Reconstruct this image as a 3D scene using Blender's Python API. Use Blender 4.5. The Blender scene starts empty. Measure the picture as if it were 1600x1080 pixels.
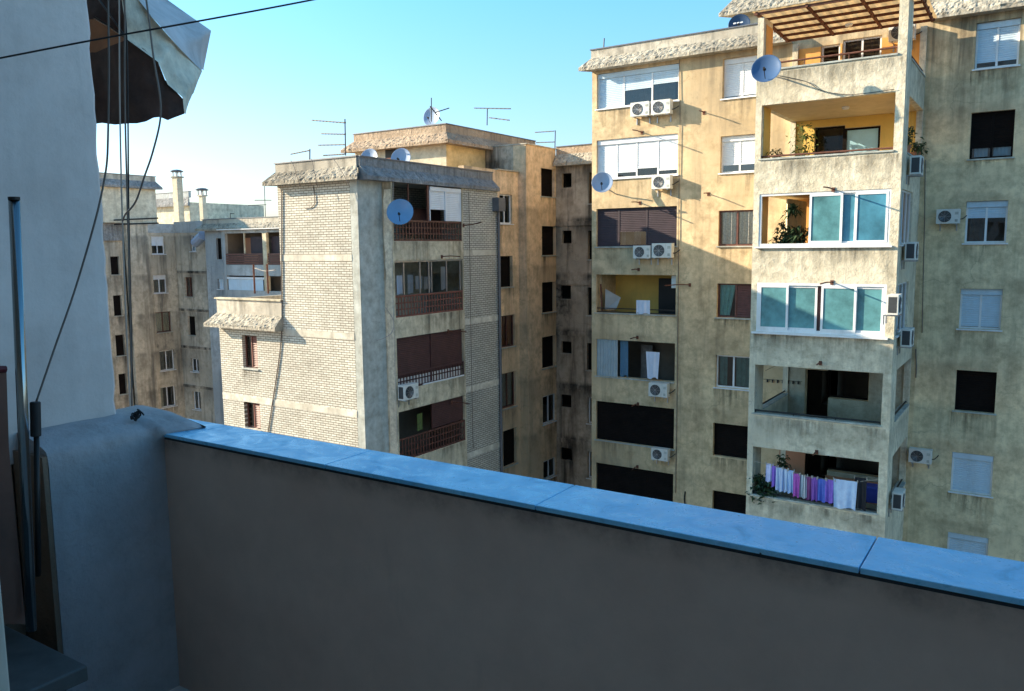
import bpy, math, random
from mathutils import Vector, noise
random.seed(7)
C = bpy.context.scene.collection
D = bpy.data
# ------------------------------------------------------------------ camera calibration
FPX, PITCH, ROLL, HEAD = 1267.1, 0.120537, -0.0105337, 0.580245
Fv = Vector((-math.sin(HEAD)*math.cos(PITCH), math.cos(HEAD)*math.cos(PITCH), -math.sin(PITCH)))
r0 = Vector((math.cos(HEAD), math.sin(HEAD), 0)); u0 = r0.cross(Fv)
Rv = r0*math.cos(ROLL)+u0*math.sin(ROLL); Uv = -r0*math.sin(ROLL)+u0*math.cos(ROLL)
def ray(x, y): return Rv*((x-800)/FPX) - Uv*((y-540)/FPX) + Fv
def onY(x, y, Y): d = ray(x, y); return d*(Y/d.y)      # survey helper: a sighted point on the plane y=Y
def onX(x, y, X): d = ray(x, y); return d*(X/d.x)
def onZ(x, y, Z): d = ray(x, y); return d*(Z/d.z)
GZ = -22.0
# ------------------------------------------------------------------ materials
def newmat(name):
    m = D.materials.new(name); m.use_nodes = True
    nt = m.node_tree; b = nt.nodes['Principled BSDF']
    return m, nt, b
def N(nt, t, **k):
    n = nt.nodes.new(t)
    for a, v in k.items(): setattr(n, a, v)
    return n
def mapped(nt, scale, obj=False):
    if obj:
        g = N(nt, 'ShaderNodeTexCoord').outputs['Object']
    else:
        g = N(nt, 'ShaderNodeNewGeometry').outputs['Position']
    mp = N(nt, 'ShaderNodeMapping'); nt.links.new(g, mp.inputs['Vector'])
    mp.inputs['Scale'].default_value = scale
    return mp.outputs['Vector']
def noise_n(nt, vec, scale, detail=6, rough=.6, dist=0):
    n = N(nt, 'ShaderNodeTexNoise'); n.inputs['Scale'].default_value = scale
    n.inputs['Detail'].default_value = detail; n.inputs['Roughness'].default_value = rough
    n.inputs['Distortion'].default_value = dist
    nt.links.new(vec, n.inputs['Vector']); return n.outputs['Fac']
def ramp(nt, fac, a, b, ca=(0,0,0,1), cb=(1,1,1,1)):
    r = N(nt, 'ShaderNodeValToRGB'); r.color_ramp.elements[0].position = a; r.color_ramp.elements[1].position = b
    r.color_ramp.elements[0].color = ca; r.color_ramp.elements[1].color = cb
    nt.links.new(fac, r.inputs['Fac']); return r.outputs['Color']
def mix(nt, fac, a, b, mode='MIX'):
    m = N(nt, 'ShaderNodeMix', data_type='RGBA', blend_type=mode)
    if isinstance(fac, (int, float)): m.inputs[0].default_value = fac
    else: nt.links.new(fac, m.inputs[0])
    for k, v in ((6, a), (7, b)):
        if isinstance(v, tuple): m.inputs[k].default_value = v if len(v) == 4 else v+(1,)
        else: nt.links.new(v, m.inputs[k])
    return m.outputs[2]
def mathn(nt, op, a, b=0):
    m = N(nt, 'ShaderNodeMath', operation=op)
    for i, v in enumerate((a, b)):
        if isinstance(v, (int, float)): m.inputs[i].default_value = v
        else: nt.links.new(v, m.inputs[i])
    return m.outputs[0]
def bump(nt, b, h, strength=.3, dist=.02):
    n = N(nt, 'ShaderNodeBump'); n.inputs['Strength'].default_value = strength; n.inputs['Distance'].default_value = dist
    nt.links.new(h, n.inputs['Height']); nt.links.new(n.outputs['Normal'], b.inputs['Normal'])
def stucco(name, base, dirt=(.10,.09,.075), amt=.5, streak=.5, light=None, scale=1.0, bs=.35, top=None, soot=None, period=None, ct=1.0):
    """weathered plaster: blotches, vertical rain streaks, hairline cracks, grain; top=(z,range) adds soot under a roof edge"""
    m, nt, b = newmat(name)
    p = mapped(nt, (1,1,1)); ps = mapped(nt, (1.9,1.9,.14))
    n1 = noise_n(nt, p, .42*scale, 8, .68, .4); n2 = noise_n(nt, ps, .9*scale, 7, .65, .2)
    n3 = noise_n(nt, p, 2.6*scale, 9, .7); n4 = noise_n(nt, p, 38, 3, .6); n5 = noise_n(nt, p, .18, 4, .5)
    lt = light or tuple(min(1, c*1.22) for c in base)
    col = mix(nt, ramp(nt, n1, .36, .66), base, lt)
    col = mix(nt, 1.0, col, ramp(nt, n3, .34, .62, tuple(1-(1-c)*ct for c in (.66,.64,.61))+(1,), (1.07,1.07,1.07,1)), 'MULTIPLY')
    s = ramp(nt, n2, .50, .68)
    s = mathn(nt, 'MULTIPLY', s, streak)
    col = mix(nt, s, col, dirt)
    blot = ramp(nt, mathn(nt, 'MULTIPLY', ramp(nt, n5, .45, .68), ramp(nt, n3, .35, .7)), .1, .7)
    col = mix(nt, mathn(nt, 'MULTIPLY', blot, amt), col, dirt)
    if soot:
        for (z0, z1, a) in soot:
            sx = N(nt, 'ShaderNodeSeparateXYZ'); nt.links.new(p, sx.inputs[0])
            mr = N(nt, 'ShaderNodeMapRange'); nt.links.new(sx.outputs['Z'], mr.inputs['Value'])
            mr.inputs['From Min'].default_value = z0; mr.inputs['From Max'].default_value = z1
            k = mathn(nt, 'MULTIPLY', mr.outputs[0], ramp(nt, n2, .38, .6)); k = mathn(nt, 'MULTIPLY', k, a)
            col = mix(nt, k, col, dirt)
    if period:
        for (zz, lo_, a) in period:
            sx = N(nt, 'ShaderNodeSeparateXYZ'); nt.links.new(p, sx.inputs[0])
            fr_ = mathn(nt, 'FRACT', mathn(nt, 'DIVIDE', mathn(nt, 'SUBTRACT', sx.outputs['Z'], zz-28), 2.8))
            rp = N(nt, 'ShaderNodeValToRGB'); nt.links.new(fr_, rp.inputs['Fac']); e3 = rp.color_ramp.elements
            e3[0].position = lo_; e3[0].color = (0,0,0,1); e3[1].position = 1; e3[1].color = (0,0,0,1); x3 = e3.new(.93); x3.color = (1,1,1,1)
            k = mathn(nt, 'MULTIPLY', rp.outputs[0], ramp(nt, noise_n(nt, mapped(nt, (1.6,1.6,.45)), .8, 7, .65), .38, .6)); k = mathn(nt, 'MULTIPLY', k, a)
            col = mix(nt, k, col, dirt)
    # cracks
    v = N(nt, 'ShaderNodeTexVoronoi', feature='DISTANCE_TO_EDGE'); v.inputs['Scale'].default_value = .55
    pd = N(nt, 'ShaderNodeVectorMath', operation='ADD'); nz = N(nt, 'ShaderNodeTexNoise'); nz.inputs['Scale'].default_value = 1.4; nz.inputs['Detail'].default_value = 6
    nt.links.new(p, nz.inputs['Vector']); nt.links.new(p, pd.inputs[0]); nt.links.new(nz.outputs['Color'], pd.inputs[1]); nt.links.new(pd.outputs[0], v.inputs['Vector'])
    cr = ramp(nt, v.outputs['Distance'], .0, .012, (1,1,1,1), (0,0,0,1))
    col = mix(nt, mathn(nt, 'MULTIPLY', cr, mathn(nt, 'MULTIPLY', ramp(nt, n1, .45, .6), .35)), col, dirt)
    nt.links.new(col, b.inputs['Base Color']); b.inputs['Roughness'].default_value = .93
    b.inputs['Specular IOR Level'].default_value = .25
    h = mathn(nt, 'ADD', n3, mathn(nt, 'MULTIPLY', n4, .25)); bump(nt, b, h, bs, .05)
    return m
def plain(name, col, rough=.5, metal=0, var=.12, scale=3, spec=.5, bumps=0, obj=True, dirt=None, dirtamt=.3):
    m, nt, b = newmat(name)
    n = noise_n(nt, mapped(nt, (1,1,1), obj), scale, 6, .65)
    lo = tuple(c*(1-var) for c in col)+(1,); hi = tuple(min(1, c*(1+var)) for c in col)+(1,)
    c = ramp(nt, n, .3, .7, lo, hi)
    if dirt: c = mix(nt, mathn(nt, 'MULTIPLY', ramp(nt, noise_n(nt, mapped(nt, (2,2,.5), False), 1.3, 7, .7), .48, .72), dirtamt), c, dirt)
    nt.links.new(c, b.inputs['Base Color'])
    b.inputs['Roughness'].default_value = rough; b.inputs['Metallic'].default_value = metal; b.inputs['Specular IOR Level'].default_value = spec
    if bumps: bump(nt, b, n, bumps, .02)
    return m
def glassmat(name, tint=(.75,.8,.8), gl=.22, rough=.03):
    m, nt, b = newmat(name); nt.nodes.remove(b)
    out = nt.nodes['Material Output']
    t = N(nt, 'ShaderNodeBsdfTransparent'); t.inputs['Color'].default_value = tint+(1,)
    g = N(nt, 'ShaderNodeBsdfGlossy'); g.inputs['Roughness'].default_value = rough
    nn = noise_n(nt, mapped(nt, (1,1,1)), .8, 2, .5); bp = N(nt, 'ShaderNodeBump'); bp.inputs['Strength'].default_value = .05; bp.inputs['Distance'].default_value = .3
    nt.links.new(nn, bp.inputs['Height']); nt.links.new(bp.outputs[0], g.inputs['Normal'])
    fr = N(nt, 'ShaderNodeFresnel'); fr.inputs['IOR'].default_value = 1.5
    f = mathn(nt, 'ADD', fr.outputs[0], gl*.5)
    mx = N(nt, 'ShaderNodeMixShader'); nt.links.new(f, mx.inputs[0]); nt.links.new(t.outputs[0], mx.inputs[1]); nt.links.new(g.outputs[0], mx.inputs[2])
    nt.links.new(mx.outputs[0], out.inputs['Surface'])
    return m
def brickmat(name, axis, c1, c2, mortar, dirtamt=.35):
    m, nt, b = newmat(name)
    g = N(nt, 'ShaderNodeNewGeometry').outputs['Position']
    s = N(nt, 'ShaderNodeSeparateXYZ'); nt.links.new(g, s.inputs[0])
    cmb = N(nt, 'ShaderNodeCombineXYZ'); nt.links.new(s.outputs['X' if axis == 'Y' else 'Y'], cmb.inputs[0]); nt.links.new(s.outputs['Z'], cmb.inputs[1])
    br = N(nt, 'ShaderNodeTexBrick'); nt.links.new(cmb.outputs[0], br.inputs['Vector'])
    br.inputs['Scale'].default_value = 1; br.inputs['Brick Width'].default_value = .27; br.inputs['Row Height'].default_value = .088
    br.inputs['Mortar Size'].default_value = .012; br.inputs['Mortar Smooth'].default_value = .15; br.inputs['Bias'].default_value = 0
    br.inputs['Color1'].default_value = c1+(1,); br.inputs['Color2'].default_value = c2+(1,); br.inputs['Mortar'].default_value = mortar+(1,)
    p = mapped(nt, (1,1,1)); n1 = noise_n(nt, p, .5, 8, .7); n2 = noise_n(nt, mapped(nt, (1.4,1.4,.2)), 1, 7, .7); n3 = noise_n(nt, p, 5, 5, .7)
    col = mix(nt, 1.0, br.outputs['Color'], ramp(nt, n1, .3, .7, (.8,.79,.77,1), (1.1,1.1,1.08,1)), 'MULTIPLY')
    col = mix(nt, 1.0, col, ramp(nt, n3, .3, .7, (.86,.86,.85,1), (1.06,1.06,1.06,1)), 'MULTIPLY')
    col = mix(nt, mathn(nt, 'MULTIPLY', ramp(nt, n2, .55, .8), dirtamt), col, (.16,.14,.11))
    nt.links.new(col, b.inputs['Base Color']); b.inputs['Roughness'].default_value = .9
    h = mathn(nt, 'SUBTRACT', mathn(nt, 'MULTIPLY', n3, .3), br.outputs['Fac']); bump(nt, b, h, .7, .012)
    return m
M = {}
M['wallA'] = stucco('ochre_plaster', (.68,.51,.31), (.22,.17,.11), .6, .5, (.86,.66,.40), soot=[(5.2,7.5,.6)], period=[(-.75,.55,.3)])
M['wallR'] = stucco('grey_ochre_plaster', (.80,.64,.40), (.15,.12,.08), .5, .35, (.90,.73,.46), soot=[(2.6,7.3,.95)], period=[(1.7,.6,.3)])
M['tower'] = stucco('grey_cream_plaster', (.72,.64,.48), (.19,.17,.13), .65, .42, (.88,.79,.61), bs=.8, scale=1.4, period=[(2.75,.62,.45)])
M['fin'] = stucco('grey_green_plaster', (.46,.48,.44), (.24,.24,.21), .5, .4, (.56,.57,.52))
M['creamband'] = stucco('cream_band_plaster', (.62,.53,.38), (.15,.13,.09), .6, .85, (.74,.65,.47), period=[(2.3,.5,.5)])
M['band'] = stucco('grey_cream_band_plaster', (.66,.61,.50), (.25,.22,.18), .5, .5, (.76,.71,.60))
M['ochre'] = stucco('orange_ochre_plaster', (.86,.64,.42), (.20,.15,.10), .55, .45, (.95,.68,.42), soot=[(3.0,5.5,.3)], period=[(2.0,.4,.5)])
M['sooty'] = stucco('sooty_grey_plaster', (.50,.42,.33), (.035,.032,.028), 1.0, .9, (.62,.53,.41), period=[(1.55,.25,.95)])
M['pent'] = stucco('pale_ochre_plaster', (.72,.64,.48), (.3,.26,.2), .4, .4, (.8,.71,.55))
M['pentX'] = stucco('warm_ochre_plaster', (.78,.58,.28), (.28,.2,.12), .4, .3, (.84,.64,.34))
M['left'] = stucco('beige_courtyard_plaster', (.60,.52,.40), (.11,.10,.085), .85, .75, (.74,.64,.50), period=[(-1.6,.3,.6)])
M['leftgrey'] = stucco('grey_courtyard_plaster', (.44,.46,.46), (.15,.16,.16), .5, .5, (.54,.56,.56))
M['rough'] = stucco('rough_cast_concrete', (.42,.38,.31), (.07,.062,.05), .75, .75, (.64,.58,.47), scale=3, bs=1.0)
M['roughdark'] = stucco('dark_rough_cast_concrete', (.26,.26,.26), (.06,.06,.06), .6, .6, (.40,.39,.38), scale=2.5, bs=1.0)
M['roughwarm'] = stucco('warm_rough_cast_concrete', (.46,.34,.24), (.11,.08,.06), .7, .6, (.60,.46,.33), scale=3, bs=1.0)
M['strip'] = stucco('roof_edge_plaster', (.52,.47,.39), (.14,.13,.11), .6, .8, (.68,.62,.51))
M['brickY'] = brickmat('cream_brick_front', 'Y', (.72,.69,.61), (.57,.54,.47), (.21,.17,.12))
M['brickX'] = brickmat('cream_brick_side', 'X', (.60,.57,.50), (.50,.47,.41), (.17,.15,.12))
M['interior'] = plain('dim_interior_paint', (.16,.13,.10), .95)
M['orange'] = plain('orange_interior_paint', (.72,.36,.10), .9, var=.1, scale=1, bumps=.2, obj=False, dirt=(.3,.16,.06))
M['yellow'] = plain('yellow_interior_paint', (.72,.47,.12), .9, var=.1, scale=1, bumps=.2, obj=False, dirt=(.35,.25,.1))
M['terracotta'] = plain('terracotta_paint', (.50,.22,.12), .9, var=.1, scale=1, obj=False)
M['ceilp'] = plain('balcony_ceiling_paint', (.62,.48,.28), .9, var=.1, scale=1, obj=False, dirt=(.3,.2,.12))
M['palewall'] = stucco('pale_balcony_plaster', (.42,.38,.29), (.2,.18,.14), .4, .3)
M['white'] = plain('white_pvc', (.78,.79,.80), .35, var=.04, dirt=(.4,.38,.34), dirtamt=.35)
M['whiteshut'] = plain('white_roller_slats', (.76,.79,.82), .45, var=.04, dirt=(.45,.43,.4), dirtamt=.3)
M['blueshut'] = plain('pale_blue_roller_slats', (.55,.68,.78), .5, var=.05, dirt=(.35,.35,.33), dirtamt=.3)
M['dark'] = plain('dark_brown_slats', (.009,.006,.005), .8, var=.4, spec=.15)
M['purple'] = plain('plum_brown_slats', (.045,.028,.036), .55, var=.2)
M['brown'] = plain('brown_varnished_wood', (.13,.05,.036), .5, var=.3, scale=6)
M['redbrown'] = plain('red_brown_slats', (.20,.07,.05), .55, var=.2)
M['maroon'] = plain('maroon_panel', (.075,.03,.028), .6, var=.25)
M['steel'] = plain('galvanised_steel', (.42,.42,.43), .4, .8, var=.15)
M['chrome'] = plain('chromed_tube', (.26,.29,.30), .16, 1.0, var=.03)
M['darkmetal'] = plain('dark_metal', (.035,.032,.03), .5, .6, var=.2)
M['rust'] = plain('rusty_metal', (.14,.055,.035), .8, .2, var=.35, scale=9)
M['flash'] = plain('roof_flashing', (.13,.14,.16), .5, .4, var=.2)
M['dish'] = plain('pale_blue_grey_dish', (.30,.38,.52), .4, 0, var=.08, dirt=(.3,.3,.3))
M['bluedish'] = plain('blue_dish', (.13,.27,.45), .35, 0, var=.08)
M['slatedish'] = plain('slate_blue_dish', (.06,.12,.24), .4, 0, var=.08)
M['navydish'] = plain('navy_dish', (.03,.055,.11), .35, 0, var=.08)
M['acwhite'] = plain('ac_white_paint', (.72,.71,.66), .45, var=.05, dirt=(.4,.37,.3), dirtamt=.4)
M['acdark'] = plain('ac_grille_dark', (.05,.055,.06), .5, var=.2)
M['black'] = plain('black_rubber', (.012,.012,.013), .6, var=.2)
M['cable'] = plain('grey_brown_cable', (.16,.13,.11), .5, var=.2)
M['cablelt'] = plain('pale_cable', (.42,.37,.32), .6, var=.1)
M['lace'] = plain('lace_curtain', (.62,.58,.50), .9, var=.35, scale=18)
M['turq'] = plain('turquoise_curtain', (.20,.42,.38), .9, var=.2, scale=4)
M['bluecurt'] = plain('light_blue_curtain', (.42,.60,.72), .8, var=.12, scale=3)
M['cream'] = plain('cream_curtain', (.70,.62,.42), .9, var=.15, scale=5)
M['greycurt'] = plain('grey_curtain', (.20,.19,.18), .9, var=.3, scale=4)
M['teal'] = plain('teal_film_glass', (.11,.28,.30), .10, var=.55, scale=.9, spec=.7, obj=False)
M['skyfilm'] = plain('sky_blue_curtained_glass', (.36,.60,.70), .2, var=.15, scale=1.5, obj=False)
M['palestrip'] = stucco('pale_strip_plaster', (.88,.80,.62), (.4,.36,.28), .5, .4, (.93,.87,.70), scale=2)
M['tealdeep'] = plain('deep_teal_film_glass', (.07,.23,.32), .10, var=.45, scale=.9, spec=.7, obj=False)
M['glass'] = glassmat('window_glass')
M['dimglass'] = glassmat('dim_window_glass', (.62,.64,.64), .10)
M['clearglass'] = glassmat('clear_window_glass', (.92,.95,.95), .06)
M['corr'] = plain('corrugated_sheet', (.48,.56,.60), .4, .3, var=.1)
M['leaf'] = plain('dark_green_leaves', (.035,.07,.025), .6, var=.4, scale=9)
M['leafy'] = plain('yellow_green_leaves', (.10,.13,.03), .6, var=.4, scale=9)
M['pot'] = plain('clay_pot', (.32,.13,.07), .8, var=.15)
M['soil'] = plain('potting_soil', (.04,.03,.02), .95)
M['asphalt'] = plain('asphalt', (.05,.05,.05), .9, var=.25, scale=.5, obj=False)
M['roofing'] = plain('roofing_felt', (.12,.115,.11), .9, var=.25, scale=1, obj=False)
M['clothwhite'] = plain('white_cloth', (.70,.74,.85), .9, var=.08)
# foreground materials
def parapet_mat():
    m, nt, b = newmat('smooth_brown_grey_render')
    p = mapped(nt, (1,1,1)); n1 = noise_n(nt, p, 1.6, 7, .6); n2 = noise_n(nt, p, 70, 3, .6); n3 = noise_n(nt, p, 7, 6, .65); n4 = noise_n(nt, mapped(nt,(1,1,.25)), 5, 6, .7)
    col = mix(nt, ramp(nt, n1, .3, .7), (.62,.43,.345), (.69,.50,.405))
    col = mix(nt, 1, col, ramp(nt, n3, .3, .7, (.93,.93,.93,1), (1.05,1.05,1.05,1)), 'MULTIPLY')
    col = mix(nt, mathn(nt, 'MULTIPLY', ramp(nt, n4, .58, .8), .25), col, (.2,.18,.16))
    # grime line straight under the coping
    s = N(nt, 'ShaderNodeSeparateXYZ'); nt.links.new(p, s.inputs[0])
    mr = N(nt, 'ShaderNodeMapRange'); nt.links.new(s.outputs['Z'], mr.inputs['Value']); mr.inputs['From Min'].default_value = -.80; mr.inputs['From Max'].default_value = -.735
    col = mix(nt, mathn(nt, 'MULTIPLY', mr.outputs[0], mathn(nt, 'MULTIPLY', ramp(nt, noise_n(nt, mapped(nt,(1,1,1)), 6, 6, .7), .42, .64), .6)), col, (.12,.09,.08))
    nt.links.new(col, b.inputs['Base Color']); b.inputs['Roughness'].default_value = .9; b.inputs['Specular IOR Level'].default_value = .2
    bump(nt, b, mathn(nt, 'ADD', n3, mathn(nt, 'MULTIPLY', n2, .3)), .25, .006); return m
M['parapet'] = parapet_mat()
def coping_mat():
    m, nt, b = newmat('polished_grey_blue_stone')
    p = mapped(nt, (1,1,1)); n1 = noise_n(nt, p, 2.2, 8, .65, .6); n2 = noise_n(nt, p, 45, 4, .7); n3 = noise_n(nt, p, 9, 8, .7, 1)
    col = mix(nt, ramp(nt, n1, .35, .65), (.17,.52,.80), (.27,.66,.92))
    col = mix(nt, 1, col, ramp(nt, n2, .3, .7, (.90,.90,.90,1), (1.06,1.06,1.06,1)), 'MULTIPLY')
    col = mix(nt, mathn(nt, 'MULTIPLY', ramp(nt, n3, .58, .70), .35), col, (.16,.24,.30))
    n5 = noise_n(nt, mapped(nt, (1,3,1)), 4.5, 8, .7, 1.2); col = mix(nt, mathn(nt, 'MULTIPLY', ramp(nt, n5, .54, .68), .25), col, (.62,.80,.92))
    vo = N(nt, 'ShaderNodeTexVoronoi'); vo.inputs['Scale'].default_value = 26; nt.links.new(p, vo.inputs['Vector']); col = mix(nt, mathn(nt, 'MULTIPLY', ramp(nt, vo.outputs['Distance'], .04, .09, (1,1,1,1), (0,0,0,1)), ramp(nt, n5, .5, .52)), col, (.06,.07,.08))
    nt.links.new(col, b.inputs['Base Color'])
    rr = ramp(nt, n3, .35, .65, (.16,.16,.16,1), (.5,.5,.5,1)); nt.links.new(rr, b.inputs['Roughness'])
    b.inputs['Specular IOR Level'].default_value = .7
    bump(nt, b, n2, .08, .003); return m
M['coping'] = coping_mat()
M['pillar'] = stucco('white_pillar_render', (.68,.565,.51), (.30,.26,.24), .15, .15, (.82,.70,.64), scale=2.5, bs=.15, ct=.25)
M['cap'] = stucco('grey_cap_render', (.44,.415,.42), (.2,.18,.18), .3, .25, (.54,.51,.52), scale=3, bs=.4, ct=.7)
M['brownplaster'] = stucco('brown_end_plaster', (.30,.20,.14), (.10,.07,.05), .5, .5, scale=3)
M['awnlight'] = plain('pale_awning_canvas', (.62,.58,.57), .8, var=.12, scale=5, bumps=.3, dirt=(.16,.13,.1), dirtamt=.6)
M['awnwarm'] = plain('dirty_cream_canvas', (.72,.64,.50), .85, var=.3, scale=7, bumps=.7, dirt=(.14,.10,.07), dirtamt=.8)
M['awndark'] = plain('dark_brown_canvas', (.07,.042,.034), .9, var=.45, scale=5, bumps=.5)
M['awnorange'] = plain('orange_brown_canvas', (.42,.19,.09), .9, var=.25, scale=5)
M['board'] = plain('brown_board', (.22,.11,.08), .8, var=.2, scale=4)
M['darkred'] = plain('dark_red_paint', (.14,.02,.025), .6)
M['cabtop'] = plain('grey_worktop', (.10,.10,.095), .5, var=.25, scale=12)
M['jamb'] = plain('cream_door_frame', (.45,.42,.36), .6)
M['room'] = plain('own_wall_paint', (.78,.70,.64), .9)
# ------------------------------------------------------------------ mesh builder
class MB:
    def __init__(s): s.v = []; s.f = []; s.m = []
    def quad(s, a, b, c, d): s.poly([a, b, c, d])
    def poly(s, pts):
        n = len(s.v); s.v += [tuple(p) for p in pts]; s.f.append(tuple(range(n, n+len(pts))))
    def box(s, x0, x1, y0, y1, z0, z1):
        if x0 > x1: x0, x1 = x1, x0
        if y0 > y1: y0, y1 = y1, y0
        if z0 > z1: z0, z1 = z1, z0
        n = len(s.v)
        s.v += [(x, y, z) for z in (z0, z1) for x, y in ((x0,y0),(x1,y0),(x1,y1),(x0,y1))]
        s.f += [tuple(n+i for i in q) for q in ((3,2,1,0),(4,5,6,7),(0,1,5,4),(1,2,6,5),(2,3,7,6),(3,0,4,7))]
    def beam(s, a, b, w, h=None):
        a = Vector(a); b = Vector(b); h = h or w; d = (b-a).normalized()
        up = Vector((0,0,1)) if abs(d.z) < .95 else Vector((1,0,0))
        x = d.cross(up).normalized(); y = x.cross(d).normalized(); n = len(s.v)
        for p in (a, b):
            for i, j in ((-1,-1),(1,-1),(1,1),(-1,1)): s.v.append(tuple(p+x*(i*w/2)+y*(j*h/2)))
        s.f += [tuple(n+i for i in q) for q in ((3,2,1,0),(4,5,6,7),(0,1,5,4),(1,2,6,5),(2,3,7,6),(3,0,4,7))]
    def tube(s, pts, r, seg=6, r2=None):
        pts = [Vector(p) for p in pts]; n0 = len(s.v); k = len(pts); x = None
        for i, p in enumerate(pts):
            d = (pts[min(i+1, k-1)]-pts[max(i-1, 0)]).normalized()
            if x is None: x = d.cross(Vector((0,0,1)) if abs(d.z) < .9 else Vector((1,0,0))).normalized()
            else: x = (x - d*x.dot(d)).normalized()
            y = d.cross(x); rr = r if r2 is None else r+(r2-r)*i/(k-1)
            for j in range(seg):
                a = 2*math.pi*j/seg; s.v.append(tuple(p+x*math.cos(a)*rr+y*math.sin(a)*rr))
        for i in range(k-1):
            for j in range(seg):
                a = n0+i*seg+j; b = n0+i*seg+(j+1) % seg; s.f.append((a, b, b+seg, a+seg))
        s.f.append(tuple(n0+j for j in reversed(range(seg)))); s.f.append(tuple(n0+(k-1)*seg+j for j in range(seg)))
    def lathe(s, c, axis, prof, seg=24, sx=1, sy=1):
        """prof: (radius, height along axis)"""
        c = Vector(c); ax = Vector(axis).normalized(); x = ax.cross(Vector((0,0,1)) if abs(ax.z) < .9 else Vector((1,0,0))).normalized(); y = ax.cross(x)
        n0 = len(s.v)
        for r, h in prof:
            for j in range(seg):
                a = 2*math.pi*j/seg; s.v.append(tuple(c+ax*h+x*math.cos(a)*r*sx+y*math.sin(a)*r*sy))
        for i in range(len(prof)-1):
            for j in range(seg):
                a = n0+i*seg+j; b = n0+i*seg+(j+1) % seg; s.f.append((a, b, b+seg, a+seg))
    def build(s, name, mat, parent=None, smooth=False, bevel=0):
        me = D.meshes.new(name); o = D.objects.new(name, me); C.objects.link(o)
        off = Vector((0,0,0))
        if parent is not None:
            o.parent = parent; off = Vector(parent.get('_o', (0,0,0)))
        me.from_pydata([tuple(Vector(p)-off) for p in s.v], [], s.f)
        o['_o'] = tuple(off)
        me.materials.append(M[mat] if isinstance(mat, str) else mat); me.update()
        if smooth:
            for p in me.polygons: p.use_smooth = True
        if bevel:
            b = o.modifiers.new('bevel', 'BEVEL'); b.width = bevel; b.segments = 2; b.limit_method = 'ANGLE'
        return o
def thing(name, label, cat, loc=(0,0,0), group=None):
    o = D.objects.new(name, None); C.objects.link(o); o.location = loc; o.empty_display_size = .1
    o['label'] = label; o['category'] = cat; o['_o'] = tuple(loc)
    if group: o['group'] = group
    return o
def tag(o, label=None, cat=None, group=None, kind=None):
    for k, v in (('label', label), ('category', cat), ('group', group), ('kind', kind)):
        if v: o[k] = v
    return o
def copy_tree(o, parent=None, loc=None, rotz=None, label=None):
    c = o.copy(); C.objects.link(c)
    if parent is not None: c.parent = parent
    if loc is not None: c.location = loc
    if rotz is not None: c.rotation_euler.z = rotz
    if label: c['label'] = label
    for ch in o.children: copy_tree(ch, c)
    return c
# wall coordinates: (u along wall to the right seen from outside, d depth into the wall, z)
class W:
    def __init__(s, axis, c): s.a = axis; s.c = c
    def p(s, u, d, z): return (u, s.c+d, z) if s.a == 'Y' else (s.c-d, u, z)
    def at(s, px, py):
        q = onY(px, py, s.c) if s.a == 'Y' else onX(px, py, s.c)
        return (q.x if s.a == 'Y' else q.y), q.z
    def rect(s, TL, BR):
        a = s.at(*TL); b = s.at(*BR); return (a[0], b[0], b[1], a[1])
    def box(s, mb, ua, ub, da, db, za, zb):
        if s.a == 'Y': mb.box(ua, ub, s.c+da, s.c+db, za, zb)
        else: mb.box(s.c-db, s.c-da, ua, ub, za, zb)
def panel(mb, w, u0, u1, z0, z1, t, holes=()):
    us = sorted({u0, u1} | {min(max(h[i], u0), u1) for h in holes for i in (0, 1)}); zs = sorted({z0, z1} | {min(max(h[i], z0), z1) for h in holes for i in (2, 3)})
    def inside(u, z): return any(h[0] < u < h[1] and h[2] < z < h[3] for h in holes)
    nu, nz = len(us)-1, len(zs)-1
    solid = [[not inside((us[i]+us[i+1])/2, (zs[j]+zs[j+1])/2) for j in range(nz)] for i in range(nu)]
    P = w.p
    for i in range(nu):
        for j in range(nz):
            if not solid[i][j]: continue
            a, b, c, d = us[i], us[i+1], zs[j], zs[j+1]
            mb.quad(P(a,0,c), P(b,0,c), P(b,0,d), P(a,0,d)); mb.quad(P(a,t,d), P(b,t,d), P(b,t,c), P(a,t,c))
            if i == 0 or not solid[i-1][j]: mb.quad(P(a,0,d), P(a,t,d), P(a,t,c), P(a,0,c))
            if i == nu-1 or not solid[i+1][j]: mb.quad(P(b,0,c), P(b,t,c), P(b,t,d), P(b,0,d))
            if j == 0 or not solid[i][j-1]: mb.quad(P(a,0,c), P(a,t,c), P(b,t,c), P(b,0,c))
            if j == nz-1 or not solid[i][j+1]: mb.quad(P(a,0,d), P(b,0,d), P(b,t,d), P(a,t,d))
def slats(mb, w, a, b, z0, z1, d, pitch=.07, th=.012):
    n = max(2, int((z1-z0)/pitch)); h = (z1-z0)/n
    for i in range(n):
        z = z0+i*h; P = w.p
        mb.quad(P(a,d+th,z), P(b,d+th,z), P(b,d,z+h*.25), P(a,d,z+h*.25)); mb.quad(P(a,d,z+h*.25), P(b,d,z+h*.25), P(b,d,z+h*.8), P(a,d,z+h*.8)); mb.quad(P(a,d,z+h*.8), P(b,d,z+h*.8), P(b,d+th,z+h), P(a,d+th,z+h))
def louvre(mb, w, a, b, z0, z1, d, pitch=.09):
    n = max(2, int((z1-z0)/pitch)); h = (z1-z0)/n
    for i in range(n):
        z = z0+i*h; P = w.p
        mb.quad(P(a,d,z), P(b,d,z), P(b,d+.05,z+h*.9), P(a,d+.05,z+h*.9))
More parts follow.
